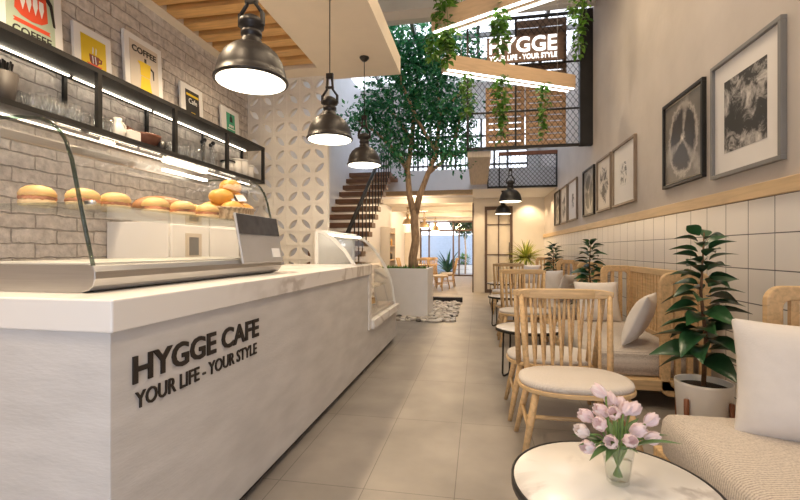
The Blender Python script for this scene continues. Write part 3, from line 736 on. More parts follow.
for q in range(5): shape('fine_print', [(.145+.024*q, .082), (.162+.024*q, .082), (.162+.024*q, .090), (.145+.024*q, .090)], 'blackink', p)
for q in range(7): shape('fine_print', [(.10+.03*q, .055), (.122+.03*q, .055), (.122+.03*q, .068), (.10+.03*q, .068)], 'blackink', p)
t, p = poster('cafe_poster', 'black poster with yellow band and small cup in white frame', 3.50, .315, .375, bg='blackink', mg=.06, mgb=.05)
shape('band_motif', [(.07, .27), (.245, .27), (.245, .292), (.07, .292)], 'yellow', p)
letters('lettering', 'Cafe', 'whiteink', .12, .05, .0015, F, p, .01, (.0148, .10, .20))
shape('cup_motif', [(.13, .12), (.19, .12), (.18, .075), (.14, .075)], 'yellow', p)
t, p = poster('green_poster', 'green poster with small black figure, last frame on shelf', 4.13, .34, .365, bg='green', mg=.09, mgb=.05)
shape('bottle_motif', [(.15, .22), (.20, .22), (.20, .27), (.185, .285), (.185, .31), (.165, .31), (.165, .285), (.15, .27)], 'blackink', p)
shape('band_motif', [(.11, .14), (.24, .14), (.24, .15), (.11, .15)], 'whiteink', p)
for q in range(3): shape('fine_print', [(.135+.03*q, .165), (.157+.03*q, .165), (.157+.03*q, .19), (.135+.03*q, .19)], 'whiteink', p)

# ------------------------------------------------------------------ pendant lamps
def pendant(label, loc, top, Rr=.18, glow='lampglow', group=None, rose=True, metal='bronze'):
    t = thing('pendant_lamp', label, 'lamp', loc, 0, group); s = Rr/.18
    pf = [(.172, .006), (.180, 0), (.185, .004), (.185, .013), (.176, .018), (.172, .05), (.158, .10), (.132, .145), (.098, .175), (.066, .190), (.052, .196), (.052, .215), (.045, .22), (.045, .235), (.052, .24), (.052, .258), (.045, .264), (.045, .276), (.062, .284), (.062, .312), (.045, .33), (.02, .345), (0, .347)]
    MB().lathe([(r_*s, z*s) for r_, z in pf[1:]]+[], 32).build('shade', metal, t)
    MB().lathe([(0, -.001*s), (.17*s, -.001*s), (.172*s, .004*s), (0, .005*s)], 32).build('diffuser', glow, t)
    yk = MB()
    for sg in (-1, 1):
        yk.box(sg*.062*s-.007*s, sg*.062*s+.007*s, -.012*s, .012*s, .29*s, .355*s)
        yk.tube([(sg*.062*s, 0, .35*s), (sg*.026*s, 0, .40*s), (sg*.018*s, 0, .50*s)], .010*s, 6)
    yk.box(-.07*s, .07*s, -.006*s, .006*s, .296*s, .308*s)
    yk.box(-.032*s, .032*s, -.012*s, .012*s, .41*s, .425*s)
    yk.box(-.028*s, .028*s, -.012*s, .012*s, .49*s, .53*s)
    yk.build('yoke', metal, t)
    MB().tube([(0, 0, .52*s), (0, 0, top-loc[2]-.012)], .0045, 6).build('cord', 'black', t)
    if rose: MB().lathe([(0, top-loc[2]-.045), (.025, top-loc[2]-.04), (.05, top-loc[2]-.012), (.052, top-loc[2]-.0005), (0, top-loc[2]-.0005)], 20).build('ceiling_rose', metal, t)
    return t
g_ = 'pendants over the counter'
pendant('big dark bronze dome pendant in front of the oak ceiling slats', (-1.145, 2.01, 2.09), ZC, group=g_)
pendant('dark dome pendant hanging in front of the white lattice wall', (-1.165, 3.24, 2.11), ZC, group=g_)
pendant('dark dome pendant hanging in front of staircase, last over the counter', (-1.19, 4.38, 2.13), ZC, group=g_)
g_ = 'pendants over the seating'
pendant('black dome pendant hanging below the wire mesh balcony', (.54, 7.42, 2.05), 2.945, .19, 'lampglow_small', g_, False, 'black')
pendant('black dome pendant in front of the glazed back door', (.62, 11.0, 2.14), ZS, .205, 'lampglow_small', g_, True, 'black')
g_ = 'brass pendants of the rear room'
M['brass'] = mat('dull brass', (.42, .32, .2), .4, .7)
pendant('brass dome pendant just left of the tree trunk, rear room', (-2.40, 14.6, 2.12), ZS, .19, 'lampglow_small', g_, True, 'brass')
pendant('brass dome pendant right of the tree trunk in the rear room', (-2.05, 16.4, 2.1), ZS, .19, 'lampglow_small', g_, True, 'brass')
pendant('brass dome pendant closest to the garden doors', (-1.82, 18.4, 2.07), ZS, .19, 'lampglow_small', g_, True, 'brass')

# ------------------------------------------------------------------ linear light bars
def light_bar(label, a, b, zb, zt, wd=.17):
    a = Vector((*a, zb)); b = Vector((*b, zb)); dd = b-a; ln = dd.length
    t = thing('linear_light', label, 'lamp', a, math.atan2(dd.y, dd.x), 'wooden light bars under the high ceiling')
    B(0, ln, -wd/2, wd/2, .012, zt-zb).build('wood_housing', 'oakbox', t, bevel=.002)
    for y in (-wd*.30, wd*.30): B(.01, ln-.01, y-.015, y+.015, .004, .0125).build('led_strip', 'barled', t)
    for x in (ln*.12, ln*.88): MB().tube([(x, 0, zt-zb), (x, 0, ZT-zb-.001)], .0025, 6).build('suspension_wire', 'paintsteel', t)
    return t
light_bar('oak light bar with twin led strips nearer, rising out of the picture top', (-.42, 4.28), (1.35, 3.46), 3.39, 3.58)
light_bar('oak light bar with twin led strips hanging before the HYGGE sign', (-.40, 5.16), (1.24, 6.08), 3.385, 3.57)

# ------------------------------------------------------------------ wire mesh balcony screen, sign, pallets
MY = 7.42
ms = thing('mesh_screen', 'black framed diamond wire mesh screen hanging below the high ceiling', 'screen', (-.18, MY, 2.945))
MW, MH = XR+.18, 5.17-2.945
fr = MB().box(0, MW, -.02, .02, 0, .045).box(0, MW, -.02, .02, MH-.04, MH).box(-.015, .02, -.02, .02, 0, MH).box(MW-.20, MW-.001, -.06, .06, 0, MH).box(.79, .82, -.018, .018, 0, MH)
fr.box(0, MW-.2, -.015, .015, .615, .64).box(.0, MW-.2, -.015, .015, 1.39, 1.415)
fr.build('frame', 'black', ms)
def diamond(w, h, pitch, r, slope=1.5):
    mb = MB(); sx = pitch
    n0 = int(-h/slope/sx)-1; n1 = int(w/sx)+1
    for sg in (1, -1):
        for i in range(n0, n1+1):
            x0 = i*sx; pts = []
            # x = x0 + z/slope  for sg=1 ; mirrored for -1
            z0 = max(0, -x0*slope); z1 = min(h, (w-x0)*slope)
            if z1-z0 < .01: continue
            p = [(x0+z0/slope, z0), (x0+z1/slope, z1)]
            if sg < 0: p = [(w-q[0], q[1]) for q in p]
            mb.tube([(p[0][0], .003*sg, p[0][1]), (p[1][0], .003*sg, p[1][1])], r, 4, caps=False)
    return mb
diamond(MW-.2, MH-.08, .095, .0045, 1.35).build('wire_mesh', 'black', ms, loc=(0.005, 0, .042), fix=False)
sb = thing('hygge_sign', 'illuminated white HYGGE sign on dark board, front of mesh', 'sign', (.17, MY-.05, 4.40))
B(-.02, 1.22, -.0, .025, -.02, .42).build('sign_board', 'brownboard', sb)
letters('lettering', 'HYGGE', 'signglow', 1.09, .25, .03, ((1, 0, 0), (0, 0, 1)), sb, .012, (.02, -.0005, .14))
letters('slogan_lettering', 'YOUR LIFE - YOUR STYLE', 'signglow', 1.09, .085, .02, ((1, 0, 0), (0, 0, 1)), sb, .005, (.02, -.0005, .02))
def pallet(label, x, z, w, h, n, m, y=MY+.09):
    t = thing('wooden_pallet', label, 'pallet', (x, y, z), 0, 'pallet panels behind the mesh')
    mb = MB(); p = h/n
    for i in range(n): mb.box(0, w, -.011, .011, i*p+.013, (i+1)*p-.013)
    mb.build('slats', m, t)
    for xx in (.03, w/2, w-.03): B(xx-.025, xx+.025, .0115, .08, 0, h).build('stringer', m, t)
pallet('weathered wooden pallet panel behind mesh, under HYGGE, window side', .13, 2.99, .65, 1.05, 10, 'pallet')
pallet('weathered wooden pallet panel behind mesh, under HYGGE, wall side', .80, 2.99, .65, 1.05, 10, 'pallet')
pallet('dark brown plank panel behind the mesh and the HYGGE sign', .62, 4.12, .84, 1.03, 7, 'brownboard')
struct('slab_walkway', MB().box(-.18, .22, MY+.02, 10.57, 2.83, 2.93), 'greyboard')
# balcony railings at the mezzanine edge
br = thing('mesh_balustrade', 'mezzanine balustrade of wire mesh with brown wooden handrail', 'railing', (.22, 10.53, 2.72))
B(0, XR-.22, -.02, .02, 0, .05).build('bottom_rail', 'black', br)
for x_ in (0, XR-.25, .27): B(x_, x_+.029, -.02, .02, .05, .78).build('post', 'black', br)
B(.27, XR-.22, -.04, .04, .78, .87).build('handrail', 'leg_brown', br, bevel=.01)
diamond(XR-.24, .75, .10, .006, 1.1).build('wire_mesh', 'black', br, loc=(.01, 0, .05), fix=False)
rl = thing('balcony_railing', 'black bar railing along the mezzanine edge behind the tree', 'railing', (-1.95, 10.62, ZF))
RL = 1.77
for z in (.82, .42): B(0, RL, -.03, .03, z-.03, z+.03).build('rail', 'black', rl)
for q in range(16): B(q*RL/15-.014, q*RL/15+.014, -.014, .014, 0, .75).build('bar', 'black', rl)

# ------------------------------------------------------------------ staircase
st = thing('staircase', 'staircase of floating dark walnut treads with black bar handrail', 'staircase', (XL2, 10.1, 0))
rise, run, NT, ZT0, Y0 = .183, .247, 17, 3.04, -.35
for k_ in range(NT):
    z = ZT0-rise*k_; y = Y0-run*k_
    B(.001, .99, y-.14, y+.14 if k_ else .469, z-.095, z).build('tread', 'tread', st, bevel=.006)
top, bot = (.97, Y0+.25, ZT0+.18+.94), (.97, Y0-run*(NT-1.5), ZT0-rise*(NT-1.5)+.94)
MB().tube([top, bot], .034, 8).build('handrail', 'black', st)
for k_ in range(NT-1):
    z = ZT0-rise*k_; y = Y0-run*k_
    f = (top[1]-y)/(top[1]-bot[1]); zt_ = top[2]+(bot[2]-top[2])*f
    B(.961, .979, y-.011, y+.011, z+.0005, zt_).build('baluster', 'black', st)

# ------------------------------------------------------------------ planter, tree, pebbles
pl = thing('tree_planter', 'tall square off white planter holding the indoor tree', 'planter', (-1.4, 8.155, 0))
mb = MB().box(-.5, .5, -.465, -.425, 0, .89).box(-.5, .5, .425, .465, 0, .89).box(-.5, -.46, -.425, .425, 0, .89).box(.46, .5, -.425, .425, 0, .89).box(-.46, .46, -.425, .425, 0, .1)
mb.build('planter_box', 'potwhite', pl, bevel=.006)
B(-.459, .459, -.424, .424, .1, .82).build('soil', 'soil', pl)
ug = MB()
for q in range(260):
    a = rng.uniform(0, 2*PI); x, y = rng.uniform(-.43, .43), rng.uniform(-.40, .40)
    ug.leaf((x, y, .82), (math.cos(a)*.6, math.sin(a)*.6, rng.uniform(.6, 1.4)), (0, 0, 1), rng.uniform(.08, .16), .03)
tag(ug.build('low_plants', 'vineleaf', pl, fix=False), kind='stuff')
tr = thing('indoor_tree', 'tall leafy tree growing from the off white planter under skylight', 'tree', (-1.24, 8.3, .82))
tk = MB()
tk.tube([(0, 0, 0), (-.03, 0, .25), (.03, .02, .6), (0, 0, 1.0), (.02, 0, 1.18)], [.115, .085, .078, .078, .075], 10)
branches = []
def limb(pts, rs): tk.tube(pts, rs, 8); branches.append([Vector(p) for p in pts])
limb([(0, 0, 1.1), (-.10, .03, 1.5), (-.14, .05, 2.0), (-.05, .05, 2.6), (.0, .1, 3.4), (.1, .1, 4.2)], [.075, .06, .055, .05, .035, .01])
limb([(.02, 0, 1.1), (.12, -.02, 1.5), (.28, -.05, 1.9), (.45, -.05, 2.3), (.5, 0, 3.0), (.45, .1, 3.9)], [.07, .06, .05, .045, .035, .01])
limb([(.28, -.05, 1.9), (.55, .1, 2.15), (.8, .1, 2.6), (.95, .1, 3.2)], [.04, .035, .03, .01])
limb([(-.14, .05, 2.0), (-.4, 0, 2.4), (-.75, -.1, 2.75), (-1.15, -.2, 3.0)], [.045, .035, .025, .01])
limb([(-.05, .05, 2.6), (-.4, .1, 3.1), (-.8, .1, 3.5)], [.04, .03, .01])
limb([(.45, -.05, 2.3), (.1, -.2, 2.9), (-.2, -.3, 3.6), (-.3, -.3, 4.2)], [.035, .03, .025, .01])
limb([(.5, 0, 3.0), (.9, .1, 3.5), (1.1, .1, 4.0)], [.035, .025, .01])
limb([(-.14, .05, 2.0), (-.2, -.2, 2.2), (-.4, -.35, 2.3)], [.03, .02, .008])
limb([(.45, -.05, 2.3), (.7, -.3, 2.2), (.85, -.35, 2.15)], [.025, .015, .008])
tk.build('trunk', 'bark', tr)
fo = MB()
def clump(c, r, n):
    for _ in range(n):
        u = Vector((rng.gauss(0, 1), rng.gauss(0, 1), rng.gauss(0, 1))).normalized()*r*(rng.random()**.45)
        p = Vector(c)+Vector((u.x, u.y, u.z*.8))
        if p.y+8.3 < 7.45: continue
        if p.x-1.32 < -3.0: continue
        w_ = p.z+.82
        if w_ > 5.9: continue
        dd = Vector((rng.gauss(0, 1), rng.gauss(0, 1), rng.gauss(-.35, .7))).normalized()
        up = Vector((rng.gauss(0, .5), rng.gauss(0, .5), 1))
        ln = rng.uniform(.07, .13)
        sd = dd.cross(up).normalized()*ln*.24
        fo.add([p, p+dd*ln*.45+sd, p+dd*ln, p+dd*ln*.45-sd], [(0, 1, 2, 3)])
for br_ in branches[:]:
    for p in br_[2:]:
        if p.z > 2.05: clump(p, .42, 190)
for c, r, n in [((-.1, 0, 3.1), .7, 1100), ((.45, 0, 3.2), .7, 1100), ((.3, 0, 3.9), .75, 1300), ((-.35, 0, 3.9), .6, 900), ((.8, .1, 3.0), .45, 500), ((.1, 0, 4.5), .7, 1100), ((.75, 0, 4.3), .6, 800),
                ((-.5, 0, 2.75), .45, 350), ((-1.0, -.2, 3.0), .35, 260), ((-.75, -.1, 3.3), .4, 350), ((.35, 0, 2.5), .4, 260), ((-.1, 0, 2.35), .35, 200), ((.75, -.3, 2.3), .28, 110), ((-.4, -.3, 2.2), .25, 100), ((-.2, 0, 1.95), .2, 50), ((1.05, .1, 2.5), .3, 120), ((-.45, -.1, 4.6), .5, 500)]:
    clump(c, r, n)
fo.build('foliage', 'treeleaf', tr, fix=False)
pb = MB()
for q in range(900):
    x = rng.uniform(-1.95, -.42); y = rng.uniform(7.25, 10.05)
    if -1.93 < x < -.87 and 7.66 < y < 8.65: continue
    if x < -1.9 : continue
    s = rng.uniform(.03, .06)
    pb.T = Matrix.Translation((x, y, s*.3)) @ Matrix.Rotation(rng.uniform(0, PI), 4, 'Z')
    pb.ell((0, 0, 0), (s*1.25, s, s*.55), 7, 5)
pb.T = Matrix.Identity(4)
tag(pb.build('pebbles', 'pebble'), 'bed of black and white pebbles on floor around the tree planter', 'pebbles', kind='stuff')
struct('kerb_dark', B(-1.95, -.36, 10.1, 10.3, 0, .11), 'black')

# ------------------------------------------------------------------ spindle chairs
def make_chair():
    t = thing('spindle_chair', '', 'chair')
    def oval(a, b, n=40, e=2.5):
        return [(a*math.copysign(abs(math.cos(2*PI*k_/n))**(2/e), math.cos(2*PI*k_/n)), b*math.copysign(abs(math.sin(2*PI*k_/n))**(2/e), math.sin(2*PI*k_/n))) for k_ in range(n)]
    MB().prism(oval(.335, .255), 'Z', .392, .418).build('seat', 'ashx', t, bevel=.006)
    pad = MB(); rings = [(.985, .4185), (1.0, .434), (.985, .448), (.90, .458), (.5, .464), (.02, .465)]; n = 40; vs = []
    for s, z in rings: vs += [(x*s, y*s, z) for x, y in oval(.328, .248)]
    pad.add(vs, [(i*n+k_, i*n+(k_+1) % n, (i+1)*n+(k_+1) % n, (i+1)*n+k_) for i in range(len(rings)-1) for k_ in range(n)]+[tuple(range(n))[::-1], tuple((len(rings)-1)*n+k_ for k_ in range(n))], True)
    pad.build('seat_pad', 'seatpad', t)
    feet = {}
    for sx in (-1, 1):
        for sy in (-1, 1):
            a = Vector((sx*.245, sy*.165, .393)); b = Vector((sx*.325, sy*.225, 0.0)); feet[(sx, sy)] = (a, b)
            MB().tube([b, b.lerp(a, .5), a], [.015, .021, .022], 10).build('leg', 'ash', t)
    for sx in (-1, 1):
        p = feet[(sx, -1)]; q = feet[(sx, 1)]
        MB().tube([p[1].lerp(p[0], .48), q[1].lerp(q[0], .48)], .013, 8).build('stretcher', 'ash', t)
    a = (feet[(-1, -1)][1].lerp(feet[(-1, -1)][0], .48)+feet[(-1, 1)][1].lerp(feet[(-1, 1)][0], .48))/2
    b = Vector((-a.x, a.y, a.z)); MB().tube([a, b], .013, 8).build('stretcher', 'ashx', t)
    # back
    def railpt(u): return Vector((u*.288, .335-.045*u*u, .93))
    def seatpt(u): return Vector((u*.258, .225-.05*u*u, .41))
    for u in (-1, 1):
        MB().tube([seatpt(u), seatpt(u).lerp(railpt(u), .5), railpt(u)+Vector((0, 0, .0))], [.02, .019, .016], 10).build('back_post', 'ash', t)
    for k_ in range(8):
        u = -1+2*(k_+1)/9
        MB().tube([seatpt(u), seatpt(u).lerp(railpt(u), .45), railpt(u)], [.010, .0115, .008], 8).build('spindle', 'ash', t)
    rail = MB(); n = 14; vs = []
    for i in range(n+1):
        u = -1.07+2.14*i/n; c = railpt(u); hh = .033-.010*abs(u)**6
        for dy, dz in ((-.014, -hh), (-.017, 0), (-.012, hh), (.012, hh), (.017, 0), (.014, -hh)): vs.append((c.x, c.y+dy, c.z+dz))
    fs = [(i*6+k_, i*6+(k_+1) % 6, (i+1)*6+(k_+1) % 6, (i+1)*6+k_) for i in range(n) for k_ in range(6)]+[tuple(range(5, -1, -1)), tuple(n*6+k_ for k_ in range(6))]
    rail.add(vs, fs).build('top_rail', 'ashx', t, bevel=.005)
    return t
ch = make_chair()
cg = 'ash spindle chairs along the benches'
for x, y, rz, lb in [(.58, 2.76, 0, 'ash spindle chair behind the tulip table, its whole oval seat in view'),
                     (.55, 3.38, PI, 'ash spindle chair standing back to back behind the full view one'),
                     (.60, 5.75, 0, 'ash spindle chair beyond the second round table'),
                     (.60, 6.43, PI, 'ash spindle chair back to back with the one beyond the second table'),
                     (.60, 8.5, 0, 'ash spindle chair beyond the third round table'),
                     (.60, 9.18, PI, 'ash spindle chair facing the glazed back door, before the farthest table')]:
    put(ch, x, y, 0, lb, cg, rz)
cg = 'ash chairs of the rear room'
for x, y, rz, lb in [(-1.18, 13.2, PI/2-.3, 'yellow lit chair in rear room nearest the column edge'), (-1.85, 13.66, PI, 'yellow lit chair right behind the tree planter'), (-2.44, 14.5, PI/2, 'yellow lit chair at the rear dining table, rack side'),
                     (-1.0, 14.45, -PI/2, 'yellow lit chair at the rear dining table, column side'), (-1.75, 15.15, 0, 'yellow lit chair beyond the rear dining table, toward the garden doors')]:
    put(ch, x, y, 0, lb, cg, rz)

# ------------------------------------------------------------------ round coffee tables
def make_table():
    t = thing('round_table', '', 'table')
    MB().lathe([(0, .478), (.292, .478), (.298, .482), (.298, .498), (.294, .5005), (0, .5005)], 56).build('tabletop', 'tabletop', t)
    MB().shell([(.3, .474), (.305, .474), (.305, .501), (.2985, .501), (.2985, .476), (.3, .474)], 56).build('metal_rim', 'black', t)
    MB().lathe([(0, .470), (.285, .470), (.285, .4775), (0, .4775)], 40).build('under_plate', 'black', t)
    for k_ in range(3):
        a = 2*PI*k_/3+.5*PI+PI
        ca, sa = math.cos(a), math.sin(a)
        def q(r_, s, z): return (ca*r_-sa*s, sa*r_+ca*s, z)
        MB().tube([q(.22, -.075, .47), q(.23, -.075, .04), q(.23, -.06, .015), q(.23, -.04, .009), q(.23, .04, .009), q(.23, .06, .015), q(.23, .075, .04), q(.22, .075, .47)], .009, 8).build('leg', 'black', t)
    return t
tb = make_table()
tbs = [(.412, 1.42), (.47, 4.17), (.46, 6.95), (.5, 9.72)]
for (x, y), lb in zip(tbs, ['round white marble coffee table carrying the vase of tulips', 'second round marble coffee table, beyond the pair of spindle chairs', 'third round marble coffee table down the row of benches', 'farthest round marble coffee table, near the glazed door']):
    put(tb, x, y, 0, lb, 'round marble coffee tables')

# ------------------------------------------------------------------ benches
BX0, BXA, BX1 = .87, 1.385, 1.74
def soft_box(x0, x1, y0, y1, z0, z1, r=.06, crown=.015, nx=12, ny=16):
    mb = MB(); n = 5
    def layer(ins, z): return [(p[0], p[1], z) for p in rrect(x0+ins, x1-ins, y0+ins, y1-ins, max(r-ins, .01), 6)]
    lay = [layer(.02, z0), layer(.004, z0+.02), layer(-.008, (z0+z1)/2), layer(.002, z1-.035), layer(.02, z1-.012), layer(.05, z1), layer(.14, z1+crown*.8), layer(.24, z1+crown)]
    k_ = len(lay[0]); vs = [p for l_ in lay for p in l_]
    fs = [(i*k_+j, i*k_+(j+1) % k_, (i+1)*k_+(j+1) % k_, (i+1)*k_+j) for i in range(len(lay)-1) for j in range(k_)]+[tuple(range(k_))[::-1], tuple((len(lay)-1)*k_+j for j in range(k_))]
    return mb.add(vs, fs, True)
def make_bench():
    t = thing('slatted_bench', '', 'bench', (BX0, 0, 0)); ln = 1.66; W = BX1-BX0; A = BXA-BX0
    MB().box(0.02, W, 0, .045, .14, .225).box(.02, W, ln-.045, ln, .14, .225).box(.02, .065, .045, ln-.045, .14, .225).box(W-.045, W, .045, ln-.045, .14, .225).box(.065, W-.045, .045, ln-.045, .195, .222).build('frame', 'ashx', t, bevel=.008)
    for x in (.06, W-.1):
        for y in (.06, ln-.11): B(x, x+.05, y, y+.05, 0, .14).build('foot', 'ash', t)
    soft_box(.01, A-.0+.27, .075, ln-.09, .226, .435).build('seat_cushion', 'cushion', t)
    for y in (.0, ln-.042):
        ar = thing('arm', None, None); ar.parent = t
        out = rrect(A, W-.005, .10, 1.055, .075, 6); inn = rrect(A+.072, W-.077, .18, .985, .035, 6); n = len(out)
        vs = [(p[0], yy, p[1]) for yy in (y, y+.042) for ring in (out, inn) for p in ring]
        fs = []
        for j in range(n):
            j2 = (j+1) % n
            fs += [(j, j2, n+j2, n+j), (2*n+j2, 2*n+j, 3*n+j, 3*n+j2), (j, 2*n+j, 2*n+j2, j2), (n+j2, 3*n+j2, 3*n+j, n+j)]
        bpy.data.objects.remove(ar)
        a_ = MB().add(vs, fs).build('arm', 'ash', t, bevel=.008)
        for q in range(2):
            x = A+.072+(W-.149-A)*(q+.5)/2
            x = A+.125+q*.085
            B(x-.018, x+.018, y+.008, y+.034, .15, 1.0).build('slat', 'ash', a_)
    B(W-.05, W-.012, .042, ln-.042, .985, 1.05).build('back_rail', 'trim', t, bevel=.008)
    B(W-.05, W-.012, .042, ln-.042, .38, .44).build('back_rail', 'trim', t)
    n = 22; p = (ln-.084)/n
    mb = MB()
    for q in range(n): mb.box(W-.044, W-.018, .042+q*p+.010, .042+(q+1)*p-.010, .44, .985)
    mb.build('back_slats', 'ash', t)
    return t
bn = make_bench()
by = [.74, 3.58, 6.38, 9.18]
for y, lb in zip(by, ['pale slatted bench with beige cushion beside the tulip table', 'second slatted bench, between the two biggest potted plants', 'third slatted bench, past the second potted plant', 'farthest slatted bench against the tiled wall']):
    put(bn, BX0, y, 0, lb, 'slatted benches along the tiled wall')
def pillow_mesh(w, h, T):
    mb = MB(); n = 14; vs = []; idx = {}
    fs = []
    for sd in (1, -1):
        for i in range(n+1):
            for j in range(n+1):
                u, v = -1+2*i/n, -1+2*j/n
                x = u*w/2*(1-.07*(1-v*v)); y = v*h/2*(1-.07*(1-u*u))
                z = sd*(T/2*((1-abs(u)**3)*(1-abs(v)**3))**.55 + .004*(1 if max(abs(u), abs(v)) > .99 else 0))
                z += .006*math.sin(u*5+v*3)*(1-u*u)*(1-v*v)
                vs.append((x, y, z))
    m_ = (n+1)**2
    for i in range(n):
        for j in range(n):
            a = i*(n+1)+j
            fs.append((a, a+n+1, a+n+2, a+1)); fs.append((m_+a, m_+a+1, m_+a+n+2, m_+a+n+1))
    edge = [i*(n+1) for i in range(n+1)]+[n*(n+1)+j for j in range(1, n+1)]+[i*(n+1)+n for i in range(n-1, -1, -1)]+[j for j in range(n-1, 0, -1)]
    for q in range(len(edge)):
        a, b = edge[q], edge[(q+1) % len(edge)]
        fs.append((a, b, m_+b, m_+a))
    return mb.add(vs, fs, True)
pm = pillow_mesh(.48, .46, .15)
p0 = pm.build('pillow', 'pillow'); tag(p0, '', 'pillow'); p0['used'] = 0
p0.modifiers.new('Subdivision', 'SUBSURF').render_levels = 1
def pillow(x, y, z, tilt, yaw, label, group='white pillows on the benches', s=1):
    o = put(p0, x, y, z, label, group)
    # plane upright facing -Y, tilted back, then yawed
    o.rotation_euler = Euler((PI/2-tilt, 0, yaw), 'XYZ'); o.scale = (s, s, s)
    return o
pillow(1.36, 2.03, .672, R(14), R(-24), 'big white linen pillow on the bench beside the tulip table', s=1.12)
pillow(1.33, 3.86, .66, R(-24), R(62), 'white linen pillow leaning near the arm of the second bench')
pillow(1.30, 5.02, .66, R(18), R(5), 'white linen pillow at far arm of the second bench, behind chair spindles')
pillow(1.22, 7.72, .66, R(16), R(0), 'white linen pillow at far arm of the third bench')
pillow(1.32, 6.72, .66, R(-20), R(50), 'white linen pillow near the second potted plant on the third bench')
pillow(1.24, 10.5, .66, R(16), R(0), 'white linen pillow on the farthest bench')

# ------------------------------------------------------------------ rubber plants in pots on stands
def rubber_plant(x, y, label, seed, sc=1):
    rg = random.Random(seed)
    pt = thing('plant_pot', 'white round pot in brown wooden stand, '+label[1], 'pot', (x, y, 0), rg.uniform(0, 1), 'white pots on brown stands')
    MB().lathe([(0, .10), (.13, .10), (.142, .112), (.160, .37), (.160, .385), (.150, .385), (.148, .345), (0, .345)], 32).build('pot_body', 'potwhite', pt)
    MB().lathe([(0, .3455), (.1475, .3455), (.08, .352), (0, .354)], 24).build('soil', 'soil', pt)
    for k_ in range(4):
        a = k_*PI/2+.35
        MB().tube([(.165*math.cos(a), .165*math.sin(a), 0), (.168*math.cos(a), .168*math.sin(a), .29)], .015, 8).build('stand_leg', 'leg_brown', pt)
    MB().box(-.15, .15, -.012, .012, .075, .098).box(-.012, .012, -.15, .15, .073, .097).build('stand_cross', 'leg_brown', pt).rotation_euler.z = .35
    t = thing('rubber_plant', label[0], 'plant', (x, y, .353), group='rubber plants between the benches')
    hgt = .99*sc
    MB().tube([(0, 0, 0), (.015, 0, .3*sc), (-.01, .01, .6*sc), (.005, 0, hgt)], [.014, .012, .009, .004], 8).build('stem', 'woodstem', t)
    mb = MB(); nl = 60
    for k_ in range(nl):
        f = k_/(nl-1); z = (.16+.82*f**.95)*hgt/1.0
        a = k_*2.4+rg.uniform(-.3, .3)
        ln = (.235-.115*f)*rg.uniform(.85, 1.15); el = .12+.55*f*f+rg.uniform(-.2, .3)
        dd = (math.cos(a)*math.cos(el), math.sin(a)*math.cos(el), math.sin(el))
        b = (.03*math.cos(a), .03*math.sin(a), z)
        mb.leaf(b, dd, (rg.gauss(0, .35), rg.gauss(0, .35), 1), ln, ln*.60, droop=.34+.2*rg.random(), fold=.22, seg=6)
    o = mb.build('foliage', 'rubber', t, fix=False)
    return t
rubber_plant(1.43, 3.05, ('dark green rubber plant in full view beside the big white pillow', 'standing just behind the big white pillow'), 3)
rubber_plant(1.42, 5.82, ('dark green rubber plant between the second and third benches', 'between the second and third benches'), 5)
rubber_plant(1.44, 8.6, ('dark green rubber plant between the third and farthest benches', 'between the third and farthest benches'), 9)
pt = thing('palm_pot', 'white pot holding the spiky palm beside the back wall', 'pot', (1.24, 11.65, 0))
MB().lathe([(0, 0), (.15, 0), (.19, .4), (.18, .4), (.17, .36), (0, .36)], 26).build('pot_body', 'potwhite', pt)
MB().lathe([(0, .3605), (.168, .3605), (0, .368)], 20).build('soil', 'soil', pt)
t = thing('spiky_palm', 'yellow green spiky palm by the back wall past the benches', 'plant', (1.24, 11.65, .366))
MB().tube([(0, 0, 0), (.01, 0, .66)], [.035, .025], 8).build('stem', 'woodstem', t)
mb = MB()
for k_ in range(110):
    a = k_*2.4; el = rng.uniform(-.15, 1.45)
    mb.leaf((.02*math.cos(a), .02*math.sin(a), .60+.06*rng.random()), (math.cos(a)*math.cos(el), math.sin(a)*math.cos(el), math.sin(el)), (0, 0, 1), rng.uniform(.40, .60), .05, droop=.35, fold=.2, seg=6)
mb.build('fronds', 'palm', t, fix=False)

